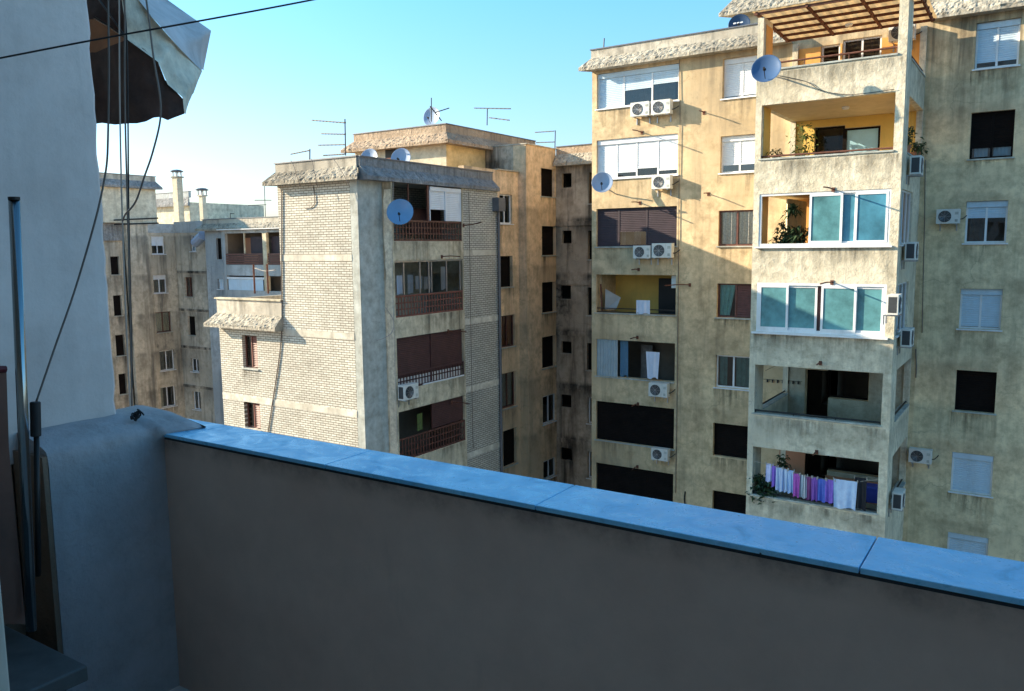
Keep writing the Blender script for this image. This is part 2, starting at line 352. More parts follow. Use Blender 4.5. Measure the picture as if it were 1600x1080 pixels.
def drape(mb, w, a, b, z0, z1, d, amp=.03, n=None, taper=0, ph=0):
    n = n or max(8, int((b-a)/.035)); P = w.p
    for i in range(n):
        def q(k, z, t):
            u = a+(b-a)*k/n; u = u if not t else a+(b-a)*(k/n)*(1-taper)
            return P(u, d+amp*math.sin(k*1.1+ph)+amp*.5*math.sin(k*.37+ph*2), z)
        mb.quad(q(i, z0, 1), q(i+1, z0, 1), q(i+1, z1, 0), q(i, z1, 0))
def stainmat():
    m, nt, b = newmat('rain_stain_film'); out = nt.nodes['Material Output']
    b.inputs['Base Color'].default_value = (.075,.062,.045,1); b.inputs['Roughness'].default_value = 1
    g = N(nt, 'ShaderNodeTexCoord').outputs['Generated']; sx = N(nt, 'ShaderNodeSeparateXYZ'); nt.links.new(g, sx.inputs[0])
    n1 = noise_n(nt, mapped(nt, (5,5,.35)), 1, 5, .7); n2 = noise_n(nt, mapped(nt, (1,1,1)), .9, 3, .5)
    a = mathn(nt, 'MULTIPLY', ramp(nt, n1, .42, .68), ramp(nt, n2, .35, .6)); a = mathn(nt, 'MULTIPLY', a, mathn(nt, 'POWER', sx.outputs['Z'], 1.3)); a = mathn(nt, 'MULTIPLY', a, .75)
    t = N(nt, 'ShaderNodeBsdfTransparent'); mx = N(nt, 'ShaderNodeMixShader'); nt.links.new(a, mx.inputs[0]); nt.links.new(t.outputs[0], mx.inputs[1]); nt.links.new(b.outputs[0], mx.inputs[2]); nt.links.new(mx.outputs[0], out.inputs['Surface'])
    return m
M['stain'] = stainmat()
def stain(root, w, u0, u1, zt, h):
    m = MB(); m.quad(w.p(u0,-.006,zt-h), w.p(u1,-.006,zt-h), w.p(u1,-.006,zt), w.p(u0,-.006,zt)); m.build('rain_stain', 'stain', root)
FR = {'white': 'white', 'brown': 'brown', 'dark': 'dark'}
def make_window(root, w, r, kind, wall_t=.3, **k):
    """r=(u0,u1,z0,z1). frame mesh 'window' child of root; pane, shutter, curtain, sill as its children"""
    u0, u1, z0, z1 = r; d = k.get('d', .16); fw = k.get('fw', .06); P = w.p
    fm = k.get('frame', {'shut': 'white', 'case': 'white', 'dark': 'dark', 'browncurt': 'brown', 'louvre': 'brown', 'hole': 'dark', 'half': 'brown'}[kind])
    n = k.get('bays', 1 if kind in ('dark', 'hole') else 2)
    f = MB(); e = .002
    w.box(f, u0+e, u1-e, d, d+.07, z0+e, z0+fw); w.box(f, u0+e, u1-e, d, d+.07, z1-fw, z1-e)
    w.box(f, u0+e, u0+fw, d, d+.07, z0+fw, z1-fw); w.box(f, u1-fw, u1-e, d, d+.07, z0+fw, z1-fw)
    ms = k.get('mull') or [u0+(u1-u0)*i/n for i in range(1, n)]
    for m in ms: w.box(f, m-fw*.55, m+fw*.55, d, d+.06, z0+fw, z1-fw)
    fo = f.build('window', FR.get(fm, fm), root)
    if k.get('label'): fo['label'] = k['label']
    edges = [u0+fw]+list(ms)+[u1-fw]
    closed = k.get('f', 1.0 if kind == 'dark' else 0)
    fl = k.get('fl') or [closed]*(len(edges)-1)
    # shutter(s)
    if kind in ('shut', 'dark') and max(fl) > 0:
        s = MB(); sm = k.get('shutmat', 'whiteshut' if kind == 'shut' else 'dark')
        for i in range(len(edges)-1):
            a, b = edges[i]+(.035 if i else 0), edges[i+1]-(.035 if i < len(edges)-2 else 0)
            zt = z1-fw-.002; zb = zt-(z1-z0-2*fw)*fl[i]
            slats(s, w, a, b, zb, zt, d+.012); w.box(s, a, b, d+.004, d+.03, zb-.04, zb)
        s.build('roller_shutter', sm, fo)
        if k.get('shutbox', kind == 'shut'):
            bx = MB(); w.box(bx, u0+.01, u1-.01, d-.04, d-.003, z1-.2, z1-.01); bx.build('shutter_box', sm if kind == 'shut' else fm, fo)
    glazed = min(fl) < .97 or kind in ('case', 'browncurt', 'half')
    if glazed and kind != 'hole':
        g = MB(); g.quad(P(u0+fw,d+.035,z0+fw), P(u1-fw,d+.035,z0+fw), P(u1-fw,d+.035,z1-fw), P(u0+fw,d+.035,z1-fw)); g.build('pane', k.get('glass', 'glass'), fo)
        cm = k.get('curtain')
        if cm:
            cu = MB(); cw = u1-u0
            for (ca, cb, tp) in k.get('cspan', [(.06,.94,0)]): drape(cu, w, u0+cw*ca, u0+cw*cb, z0+.08, z1-.06, d+k.get('cd', .10), taper=tp)
            cu.build('curtain', cm, fo, smooth=True)
    if kind == 'louvre' or kind == 'half' or k.get('lou'):
        s = MB(); lo = k.get('lou', (.5, 1)); a = u0+fw+(u1-u0-2*fw)*lo[0]; b = u0+fw+(u1-u0-2*fw)*lo[1]
        if kind == 'louvre' and not k.get('lou'): a = u0+fw
        louvre(s, w, a, b, z0+fw, z1-fw, d-.06); w.box(s, a, a+.05, d-.07, d-.005, z0+fw, z1-fw); w.box(s, b-.05, b, d-.07, d-.005, z0+fw, z1-fw)
        s.build('louvred_shutter', k.get('loumat', 'redbrown'), fo)
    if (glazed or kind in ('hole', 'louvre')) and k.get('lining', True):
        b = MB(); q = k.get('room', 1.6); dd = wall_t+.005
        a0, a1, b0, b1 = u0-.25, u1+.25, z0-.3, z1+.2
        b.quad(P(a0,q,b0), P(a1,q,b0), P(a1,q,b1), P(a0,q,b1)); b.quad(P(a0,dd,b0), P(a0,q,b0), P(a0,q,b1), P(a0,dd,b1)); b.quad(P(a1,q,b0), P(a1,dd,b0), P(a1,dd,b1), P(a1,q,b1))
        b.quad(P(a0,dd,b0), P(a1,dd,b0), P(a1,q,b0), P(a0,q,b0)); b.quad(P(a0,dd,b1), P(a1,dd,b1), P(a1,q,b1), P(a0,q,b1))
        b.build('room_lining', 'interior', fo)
    if k.get('stain', True) and u1-u0 < 6: stain(fo, w, u0-.1, u1+.1, z0-.055, 1.0)
    if k.get('sill', kind != 'hole'):
        s = MB(); w.box(s, u0-.06, u1+.06, -.06, d-.004, z0-.05, z0-.003); s.build('sill', k.get('sillmat', 'white' if fm == 'white' else 'fin'), fo)
    return fo
def wall(root, axis, c, u0, u1, z0, z1, mat, specs=(), t=.3, name='wall', holes=()):
    w = W(axis, c); hs = list(holes); ws = []
    for s in specs:
        r = w.rect(s[0], s[1]); kw = dict(s[3]) if len(s) > 3 else {}
        hs.append(r); ws.append((r, s[2], kw))
    mb = MB(); panel(mb, w, u0, u1, z0, z1, t, hs); o = mb.build(name, mat, root)
    for r, kd, kw in ws: make_window(root, w, r, kd, t, **kw)
    return o, w
def cornice(root, w, u0, u1, zt, zb, out=.5, m0=0, m1=0, strip='strip', apron='rough', split=.38, amp=.028, flash='flash'):
    """roof edge: upright plaster strip, flared rough-cast apron, lip. m0/m1: 1 = mitre outwards at that end, 0 = square"""
    H = zt-zb; zs = zt-H*split
    prof = [(-.04, zs)] + [(-.04-(out-.04)*t, zs-(zs-zb-.14)*t) for t in [i/13 for i in range(1, 14)]] + [(-out, zb+.07), (-out, zb)]
    n = max(6, int((u1-u0)/.055)); mb = MB(); base = []
    for (d, z) in prof:
        row = []
        for i in range(n+1):
            a = u0+(d if m0 else 0); b = u1-(d if m1 else 0); u = a+(b-a)*i/n; q = Vector(w.p(u, d, z))
            k = amp*(0 if i in (0, n) or z > zs-.01 else 1)*(.25 if z <= zb+.08 else 1)
            nn = noise.fractal(q*5.5, .7, 2.3, 5)+.9*noise.noise(q*14)+.7*abs(noise.noise(q*7+Vector((3,9,1))))
            row.append(w.p(u, d-k*nn*1.3, z+k*.5*noise.noise(q*5+Vector((7,1,3)))))
        base.append(row)
    nv = len(mb.v); cols = n+1
    for row in base: mb.v += row
    for j in range(len(base)-1):
        for i in range(n): a = nv+j*cols+i; mb.f.append((a+cols, a+cols+1, a+1, a))
    # underside back to wall and end caps
    a0, b0 = u0+(-out if m0 else 0), u1+(out if m1 else 0)
    P = w.p; mb.quad(P(a0,-out,zb), P(u0,.05,zb), P(u1,.05,zb), P(b0,-out,zb))
    mb.poly([P(u0+(d if m0 else 0), d, z) for d, z in prof]+[P(u0,.05,zb), P(u0,.05,zs)]); mb.poly([P(u1-(d if m1 else 0), d, z) for d, z in reversed(prof)]+[P(u1,.05,zs), P(u1,.05,zb)])
    mb.build('cornice', apron, root)
    s = MB(); w.box(s, u0-(.03 if m0 else 0), u1+(.03 if m1 else 0), -.035, .2, zs-.04, zt); s.build('roof_edge', strip, root)
    if flash:
        s = MB(); w.box(s, u0-(.07 if m0 else 0), u1+(.07 if m1 else 0), -.075, .25, zt+.001, zt+.045); s.build('flashing', flash, root)
# ------------------------------------------------------------------ ground
g = MB(); g.box(-600, 600, -600, 600, GZ-.2, GZ); tag(g.build('ground', 'asphalt'), kind='structure')
# =================================================================== RIGHT BUILDING (ochre block with balcony tower)
RB = thing('apartment_building', 'ochre plastered apartment block with projecting balcony tower, clotheslines and air conditioners', 'apartment block', (-8, 31, GZ))
YA = 31.0; wA = W('Y', YA)
bal = [((933.5,116),(1058.7,157)), ((933.7,219.7),(1058.7,273)), ((931,326.7),(1056.9,384.3)), ((931,428.9),(1054.8,493)), ((930.6,529.5),(1053.5,597.5)), ((930.3,626.1),(1053.5,702.6)), ((932.4,722.8),(1052.5,808))]
br = [wA.rect(*b) for b in bal]
# regularise: same left/right edges, measured heights
bl = sum(r[0] for r in br)/7; bR = sum(r[1] for r in br)/7
br = [(bl, bR, r[2], r[3]) for r in br]
wl = -10.98
rects_r = [(-10.62 if False else wA.at(1128, 95+0)[0], -8.9, 0, 0)]
aspec = [((1129.5,91.9),(1187,148.5),'shut',dict(f=.94,d=.2,bays=2,label='top window, white shutter almost fully down')),
 ((1126,213.5),(1183,267.5),'shut',dict(f=.78,d=.16)),
 ((1123,329.5),(1179,384),'browncurt',dict(curtain='lace',cspan=[(.08,.46,0),(.54,.95,0)],d=.1,glass='clearglass',cd=.07)),
 ((1120.5,443),(1176,498),'half',dict(curtain='turq',glass='clearglass',cd=.07,cspan=[(.05,.48,.35)],lou=(.5,1),loumat='brown',d=.14)),
 ((1118.5,554.5),(1171.5,609.5),'case',dict(curtain='turq',cspan=[(.07,.3,0),(.55,.93,0)],glass='dimglass',d=.12)),
 ((1114.5,660.5),(1169.5,719),'dark',dict(sill=False)), ((1113.5,766),(1166.5,830),'dark',dict(sill=False))]
rspec = [((1526,36),(1591,101),'shut',dict(f=.86,shutmat='blueshut',d=.16)),
 ((1518,176.5),(1582,245),'dark',dict(f=.76,bays=2,curtain='bluecurt',cspan=[(.1,.42,0),(.55,.95,0)])),
 ((1510,315),(1571.7,379.5),'shut',dict(f=.36,shutmat='blueshut',d=.12,curtain='greycurt',cspan=[(.1,.45,0)],glass='dimglass')),
 ((1501,451),(1563,516),'shut',dict(f=.95,d=.14,shutmat='blueshut')),
 ((1494.6,578),(1553.8,646.7),'dark',dict(f=.98)),
 ((1488,706),(1548.8,776),'shut',dict(f=1.0,d=.06,shutmat='blueshut',bays=1)),
 ((1481,831),(1541,902),'shut',dict(f=1.0,d=.08,shutmat='blueshut',bays=1))]
# tower geometry
TX0, TX1, TY0 = -8.05, -3.70, 26.7
wT = W('Y', TY0)
tz = [(wT.at(1400,86)[1], 7.13), (wT.at(1394.5,237)[1], wT.at(1190,165)[1]), (wT.at(1390,383.7)[1], wT.at(1187,303.7)[1]), (wT.at(1382.6,527.4)[1], wT.at(1184,441.5)[1]), (wT.at(1375.8,667.4)[1], wT.at(1178.7,569.6)[1]), (wT.at(1369.9,805)[1], wT.at(1177.3,697.6)[1])]
OX0, OX1 = -7.86, -3.95
# back wall door/window holes inside the tower (plane YA)
door = {1: [((1283.7,72),(1310,150)), ((1317.5,63),(1376.4,93.5))], 2: [((1274,200),(1318,262)), ((1320,201),(1373,262))],
        5: [((1259.6,577),(1292,668)), ((1293,578),(1356,627.4))], 6: [((1256,708),(1290,800)), ((1291,709),(1372,746))]}
holes = []
for k, v in door.items():
    for a, b in v:
        r = wA.rect(a, b); zb = r[2]
        holes.append([r[0], r[1], zb, r[3]])
fl = {1: tz[1][1]+.16, 2: tz[2][1]+.16, 5: tz[5][1]+.16, 6: tz[5][1]+.16-2.8}
wd = []
for k, v in door.items():
    for i, (a, b) in enumerate(v):
        r = list(wA.rect(a, b))
        if i == 0 or k == 2: r[2] = fl[k]
        wd.append((k, i, tuple(r)))
allh = br + [x[2] for x in wd]
wt, _ = wall(RB, 'Y', YA, -16.2, TX0+4.5, GZ, 7.6, 'wallA', aspec, .35, holes=allh)
wr, _ = wall(RB, 'Y', YA, TX0+4.5, 8, GZ, 7.6, 'wallR', rspec, .35)
mb = MB(); wA.box(mb, -16.2, 8, .35, 9, GZ, 7.6); 
# interior core starts behind the rooms
mb = MB(); mb.box(-16.18, 8, YA+2.4, YA+12, GZ, 7.72); mb.build('core', 'wallR', RB)
mb = MB(); mb.box(-16.15, 8, YA+.36, YA+2.39, 7.0, 7.7); mb.build('roof', 'roofing', RB)
w = W('X', -16.2+.3)
mb = MB(); mb.box(-16.2, -15.9, YA+.35, YA+2.4, GZ, 7.0); mb.build('side_wall', 'wallA', RB)
cornice(RB, wA, -16.2, -8.06, 8.05, 7.2, .42, 1, 0)
cornice(RB, wA, -3.62, 8, 8.25, 7.25, .42, 0, 1)
mb = MB(); mb.box(-8.05, -3.63, YA+.001, YA+.3, 7.602, 8.0); mb.build('roof_edge', 'rough', RB)
# vertical strip proud between balconies and windows
# balcony bay fillings (A)
def bay_floor(r, name='balcony'):
    return None
def bayroom(root, w, r, depth=1.6, mats=('palewall', 'ceilp', 'interior'), t=.35, e=.0):
    P = w.p; u0, u1, z0, z1 = r; a0, a1, b0, b1 = u0-.02, u1+.02, z0-.75, z1+.02
    b = MB(); b.quad(P(a0,depth,b0), P(a1,depth,b0), P(a1,depth,b1), P(a0,depth,b1)); b.quad(P(a0,t,b0), P(a0,depth,b0), P(a0,depth,b1), P(a0,t,b1)); b.quad(P(a1,depth,b0), P(a1,t,b0), P(a1,t,b1), P(a1,depth,b1))
    o = b.build('balcony', mats[0], root)
    b = MB(); b.quad(P(a0,t,b1), P(a1,t,b1), P(a1,depth,b1), P(a0,depth,b1)); b.build('balcony_ceiling', mats[1], o)
    b = MB(); b.quad(P(a0,t,b0), P(a1,t,b0), P(a1,depth,b0), P(a0,depth,b0)); b.build('balcony_floor', mats[2], o)
    return o
def bx(root, w, args, name, mat, label=None):
    m = MB(); w.box(m, *args); o = m.build(name, mat, root)
    if label: o['label'] = label
    return o
def mulls(r, zpx, a, b): return [r[0]+(r[1]-r[0])*(z-a)/(b-a) for z in zpx]
r = br[0]; make_window(RB, wA, r, 'shut', .35, d=.12, mull=mulls(r, (290,458), 130, 615), fl=[.99,.52,.44], shutmat='blueshut', curtain='greycurt', glass='dimglass', label='white framed balcony glazing, first shutter down, two half open')
r = br[1]; make_window(RB, wA, r, 'shut', .35, d=.1, mull=mulls(r, (250,370,495), 130, 612), fl=[.98,.86,.78,.87], room=1.2, glass='dimglass', curtain='maroon', label='balcony closed by four white roller shutters')
r = br[2]; o = make_window(RB, wA, (r[0],r[1],r[2],r[3]), 'dark', .35, d=.1, bays=2, mull=mulls(r,(255,425),120,605), fl=[1,.60,1], shutmat='purple', frame='purple', glass='dimglass', curtain='greycurt', cspan=[(.28,.35,0),(.46,.55,0)], label='balcony behind plum brown roller shutters with a small glazed gap')
r = br[5]; make_window(RB, wA, r, 'dark', .35, d=.1, mull=mulls(r,(435,),117,592), f=1.0, shutmat='dark', label='balcony closed by black brown shutters, faint centre post')
r = br[6]; make_window(RB, wA, r, 'dark', .35, d=.1, mull=mulls(r,(430,),117,592), f=1.0)
# B4 open balcony
r = br[3]; o = bayroom(RB, wA, r, 1.7, ('yellow', 'ceilp', 'interior')); w2 = wA
bx(o, wA, (wA.at(1005,430)[0], wA.at(1041,430)[0]+.1, 1.62, 1.69, r[2]-.7, r[3]-.2), 'doorway', 'black')
m = MB()
for dz in (.02, .17): wA.box(m, r[0], r[1], .05, .09, r[2]+dz, r[2]+dz+.04)
m.build('railing', 'darkmetal', o)
m = MB(); wA.box(m, r[0]-.08, r[1]+.05, -.06, .34, r[2]-.04, r[2]-.002); m.build('ledge', 'fin', o)
# B5 open balcony with corrugated sheets
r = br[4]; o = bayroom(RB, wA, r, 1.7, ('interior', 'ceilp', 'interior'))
m = MB(); a = r[0]; b = wA.at(964,540)[0]; n = 40
for i in range(n):
    f = lambda k: .08+.035*math.sin(k*1.25)
    ua, ub = a+(b-a)*i/n, a+(b-a)*(i+1)/n
    m.quad(wA.p(ua,f(i),r[2]), wA.p(ub,f(i+1),r[2]), wA.p(ub,f(i+1),r[3]), wA.p(ua,f(i),r[3]))
m.build('corrugated_screen', 'corr', o)
bx(o, wA, (wA.at(983,560)[0], wA.at(1001,560)[0], 1.2, 1.25, r[2]-.5, r[3]-.3), 'inner_door', 'greycurt')
m = MB(); wA.box(m, r[0]-.05, r[1], -.05, .34, r[2]-.05, r[2]-.002); m.build('ledge', 'fin', o)
# ---- tower
T = RB
front_holes = [(OX0, OX1, a, b if i else 7.3) for i, (a, b) in enumerate(tz)]
mb = MB(); panel(mb, wT, TX0, TX1, GZ, 7.13, .2, [h for h in front_holes])
mb.build('tower_front', 'tower', T)
# side panels
wS = W('X', TX1)   # right side, facing +X
YO = 27.65
sideh = []
for i, (a, b) in enumerate(tz):
    if i in (2, 3): continue
    sideh.append((YO, YA-.12, a, b if i else 7.3))
s3 = wS.rect((1413,302.5),(1434,379)); s4 = wS.rect((1407.5,441.5),(1427.5,518.5))
s3 = (27.0, 29.35, tz[2][0]+.02, tz[2][1]); s4 = (27.0, 29.35, tz[3][0]+.02, tz[3][1])
mb = MB(); panel(mb, wS, TY0+.2, YA-.002, GZ, 7.13, .2, sideh+[s3, s4]); mb.build('tower_side', 'tower', T)
make_window(T, wS, s3, 'case', .2, stain=False, lining=False, d=.06, bays=3, glass='dimglass', curtain='greycurt', cspan=[(.1,.5,0)])
make_window(T, wS, s4, 'case', .2, stain=False, lining=False, d=.06, bays=3, glass='dimglass', curtain='greycurt')
wLs = W('X', TX0+.2)  # left side, built inward from the inner face
mb = MB(); panel(mb, wLs, TY0+.2, YA-.002, GZ, 7.13, .19, [(YO, YA-.12, a, b if i else 7.3) for i, (a, b) in enumerate(tz)]); mb.build('tower_side', 'tower', T)
# inner lining colours, slabs, ledges and rails per level
inner = {0: 'orange', 1: 'yellow', 2: 'orange', 3: 'palewall', 4: 'palewall', 5: 'palewall'}
for i, (a, b) in enumerate(tz):
    zf = (tz[i+1][1]+.16) if i < 5 else (tz[5][1]+.16-2.8)
    mb = MB(); mb.box(TX0+.205, TX1-.205, TY0+.205, YA-.005, zf-.158, zf); o = mb.build('balcony', 'ceilp' if i < 3 else 'palewall', T)
    # back wall lining with holes
    zt = (b if i else 6.95)-.003; m = MB(); hs = [(r[0]-.02, r[1]+.02, r[2], r[3]+.02) for (k, _, r) in wd if k-1 == i]
    panel(m, W('Y', YA-.03), TX0+.21, TX1-.21, zf+.002, zt, .025, hs); m.build('back_wall', inner[i], o)
    if i < 3:   # painted inner faces of the corner columns
        m = MB(); m.box(TX0+.202, TX0+.215, TY0+.203, YO-.002, zf+.7, zt); m.box(TX1-.215, TX1-.202, TY0+.203, YO-.002, zf+.7, zt); m.build('column_lining', inner[i], o)
    led = MB(); led.box(TX0+.12, TX1-.23, TY0-.04, TY0+.235, a+.001, a+.05) if i not in (2,3) else None
    if i not in (2, 3):
        led.box(TX0+.0, TX0+.24, YO+.02, YA-.13, a+.001, a+.045); led.box(TX1-.24, TX1+.03, YO+.02, YA-.13, a+.001, a+.045)
        led.build('ledge', 'fin', o)
        rl = MB(); rz = a+(.24 if i == 0 else .12)
        rl.tube([(OX0,TY0+.1,rz),(OX1,TY0+.1,rz)], .03, 8); rl.tube([(TX0+.1,YO,rz),(TX0+.1,YA-.13,rz)], .03, 8); rl.tube([(TX1-.1,YO,rz),(TX1-.1,YA-.13,rz)], .03, 8)
        for q in (OX0+.03, -6.6, -5.3, OX1-.03): rl.tube([(q,TY0+.1,a+.04),(q,TY0+.1,rz)], .015, 6)
        rl.build('railing', 'rust' if i < 2 else 'darkmetal', o)
# doors and windows in the back of the tower
for k, i, r in wd:
    if k == 1: make_window(T, wA, r, 'case', .35, stain=False, d=.08, bays=1 if i == 0 else 2, frame='cream' if False else 'white', glass='dimglass', curtain='greycurt' if i else None, sill=False)
    elif k == 2:
        make_window(T, wA, r, 'case', .35, stain=False, d=.05, bays=1, frame='dark', glass='dimglass' if i == 0 else 'skyfilm', sill=False, fw=.07)
    elif k == 5: make_window(T, wA, r, 'hole', .35, d=.25, sill=False, stain=False)
    else: make_window(T, wA, r, 'hole', .35, d=.25, sill=False, stain=False)
# L3 glazing: open on the left third
a, b = tz[2]; r = (OX0, OX1, a, b); xs = [wT.at(x, 340)[0] for x in (1188, 1264, 1314.5, 1329, 1337, 1388)]
m = MB(); wT.box(m, OX0, OX1, .02, .12, a+.002, a+.09); wT.box(m, OX0, OX1, .02, .12, b-.07, b-.002); wT.box(m, OX0, OX0+.07, .02, .12, a+.09, b-.07); wT.box(m, OX1-.09, OX1, .02, .12, a+.09, b-.07)
G3 = m.build('window', 'white', T); G3['label'] = 'white sliding balcony glazing, left third slid open, a palm behind'
def sash(par, u0, u1, z0, z1, d, gm='tealdeep', fw=.07):
    m = MB(); wT.box(m, u0, u1, d, d+.05, z0, z0+fw); wT.box(m, u0, u1, d, d+.05, z1-fw, z1); wT.box(m, u0, u0+fw, d, d+.05, z0+fw, z1-fw); wT.box(m, u1-fw, u1, d, d+.05, z0+fw, z1-fw)
    o = m.build('sash', 'white', par); m = MB(); m.quad(wT.p(u0+fw,d+.02,z0+fw), wT.p(u1-fw,d+.02,z0+fw), wT.p(u1-fw,d+.02,z1-fw), wT.p(u0+fw,d+.02,z1-fw)); m.build('pane', gm, par)
sash(G3, xs[1], xs[2]+.03, a+.092, b-.072, .01, 'teal'); sash(G3, xs[2]-.2, xs[4], a+.092, b-.072, .066, 'tealdeep', .05); sash(G3, xs[4]-.03, OX1-.06, a+.092, b-.072, .01, 'tealdeep')
m = MB(); wT.box(m, OX0-.1, OX1+.1, -.09, -.003, a-.05, a-.003); m.build('sill', 'white', G3)
# curtains inside L3
m = MB(); drape(m, W('X', TX0+.7), 28.2, 30.6, tz[3][1]+.3, b-.1, 0, .05); m.build('curtain', 'cream', G3, smooth=True)
# L4 glazing four panes
a, b = tz[3]; m = MB(); wT.box(m, OX0, OX1, .0, .1, a+.002, a+.1); wT.box(m, OX0, OX1, .0, .1, b-.08, b-.002); wT.box(m, OX0, OX0+.07, .0, .1, a+.1, b-.08); wT.box(m, OX1-.07, OX1, .0, .1, a+.1, b-.08)
G4 = m.build('window', 'white', T); G4['label'] = 'white framed teal balcony glazing of four panes'
xs = [wT.at(1150+x/3.3737, 480)[0] for x in (118, 268, 425, 447, 628, 785)]
sash(G4, OX0+.07, xs[1]+.04, a+.102, b-.082, -.012, 'teal'); sash(G4, xs[1]-.03, xs[2], a+.102, b-.082, .045, 'teal'); sash(G4, xs[3], xs[4]+.03, a+.102, b-.082, -.012, 'teal'); sash(G4, xs[4]-.03, OX1-.07, a+.102, b-.082, .045, 'teal')
m = MB(); wT.box(m, xs[2], xs[3], .09, .095, a+.1, b-.08); m.build('pane', 'maroon', G4)
m = MB(); wT.box(m, OX0-.12, OX1+.1, -.12, -.014, a-.06, a-.003); m.build('sill', 'white', G4)
for i, (a, b) in enumerate(tz): stain(T, W('Y', TY0-.002), TX0+.1, TX1-.1, a-.06, .75)
# pergola on top
PG = MB(); z0, z1 = 7.24, 7.16
X0, X1, Y0, Y1 = TX0-.1, TX1+.28, TY0-.12, YA-.6
def pz(y): return z0+(z1-z0)*(y-Y0)/(Y1-Y0)
for i in range(4):
    x = X0+.08+(X1-X0-.16)*i/3; PG.beam((x,Y0,pz(Y0)),(x,Y1,pz(Y1)), .07, .1)
for i in range(6):
    y = Y0+.06+(Y1-Y0-.12)*i/5; PG.beam((X0,y,pz(y)-.003),(X1,y,pz(y)-.003), .06, .08)
pg = PG.build('pergola', 'rust', T)
m, nt, b_ = newmat('orange_translucent_sheet'); nt.nodes.remove(b_)
df = N(nt,'ShaderNodeBsdfDiffuse'); df.inputs[0].default_value = (.62,.42,.22,1); tl = N(nt,'ShaderNodeBsdfTranslucent'); tl.inputs[0].default_value = (.80,.48,.20,1)
ms = N(nt,'ShaderNodeMixShader'); ms.inputs[0].default_value = .6; nt.links.new(df.outputs[0], ms.inputs[1]); nt.links.new(tl.outputs[0], ms.inputs[2]); nt.links.new(ms.outputs[0], nt.nodes['Material Output'].inputs['Surface']); M['sheet'] = m
nz_ = noise_n(nt, mapped(nt,(1,1,1)), 3, 6, .7); nt.links.new(ramp(nt, nz_, .35,.7,(.5,.3,.13,1),(.85,.56,.26,1)), tl.inputs[0])
m = MB(); n = 60
for i in range(n):
    xa, xb = X0-.05+(X1-X0+.1)*i/n, X0-.05+(X1-X0+.1)*(i+1)/n; za = .06+.006*math.sin(i*1.6); zb = .06+.006*math.sin((i+1)*1.6)
    m.quad((xa,Y0-.05,pz(Y0)+za),(xb,Y0-.05,pz(Y0)+zb),(xb,Y1+.05,pz(Y1)+zb),(xa,Y1+.05,pz(Y1)+za))
m.build('roof_sheet', 'sheet', pg)
# rear penthouse of the same block
wP = W('Y', 34.9); mb = MB(); mb.box(-11.6, 8, 34.9, 41, 7.72, 10.2); mb.build('penthouse', 'pent', RB)
cornice(RB, wP, -11.6, 8, 10.6, 9.5, .45, 1, 1)
m = MB()
for x0_, x1_ in ((-9.6,-7.6), (-7.3,-5.2)): wP.box(m, x0_, x1_, -.02, .01, 8.75, 9.35)
m.build('window', 'dark', RB)
# =================================================================== MIDDLE BUILDING (cream brick block)
BB = thing('brick_building', 'cream brick apartment block with stacked brown lattice balconies on its shaded side', 'apartment block', (-22, 22, GZ))
YB = 20.9; wB = W('Y', YB); XB0, XB1 = -24.07, -20.385
XS = -19.6; wX = W('X', XS)
lou = dict(lou=(.5,1), loumat='redbrown', curtain=None, glass='dimglass', d=.15, frame='brown', sill=True)
zwt = wB.at(340,487)[1]
wallf, _ = wall(BB, 'Y', YB, XB0, XB1, GZ, 2.4, 'brickY')
w2spec = [((377.5,523.5),(403.5,577),'half',dict(lou)), ((381,627.5),(407.6,672.5),'half',dict(lou)), ]
r1 = wB.rect((377.5,523.5),(403.5,577)); r2 = wB.rect((381,627.5),(407.6,673))
wallw, _ = wall(BB, 'Y', YB, -27.9, XB0, GZ, zwt-.3, 'brickY', w2spec)
# floor bands (cream plaster), proud of brick by 12 mm
for zb_ in (wB.at(495,398)[1], wB.at(500,517)[1], wB.at(500,622)[1]):
    pass
zs0 = wB.at(480,403)[1]
for k in range(3):
    zc = zs0-2.8*k; m = MB(); wB.box(m, (XB0 if k < 1 else (XB0 if k == 1 else -27.9)), XB1, -.012, .001, zc-.12, zc+.12); m.build('floor_band', 'band', BB)
# recess & fin & balcony side
XR = -20.03
m = MB(); m.box(XR-.35, XR+.004, YB+.001, 22.15, GZ, 2.4); m.build('side_wall', 'fin', BB)
m = MB(); m.box(XR+.001, XS-.35, 22.152, 22.4, GZ, 2.7); m.build('fin_wall', 'creamband', BB)
m = MB(); m.box(XR+.001, XS, 22.15, 22.16, GZ, 2.45); m.build('fin_face', 'creamband', BB)
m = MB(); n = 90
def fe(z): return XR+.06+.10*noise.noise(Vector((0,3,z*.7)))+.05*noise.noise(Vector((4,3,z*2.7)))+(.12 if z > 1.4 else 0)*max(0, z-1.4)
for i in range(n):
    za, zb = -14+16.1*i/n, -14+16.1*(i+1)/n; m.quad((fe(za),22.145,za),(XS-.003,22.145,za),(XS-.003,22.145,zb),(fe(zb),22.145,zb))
m.build('pale_strip', 'palestrip', BB)  # bright strip with wavy left edge, put in as a paler colour
ob = [((611.5,283.8),(721,376)), ((616,407.7),(724,486)), ((620.4,529),(725.7,592.7)), ((623.4,644.5),(730,695.5))]
orr = [wX.rect(*q) for q in ob]; ul = sum(q[0] for q in orr)/4; ur = sum(q[1] for q in orr)/4
ztop = [q[3] for q in orr]
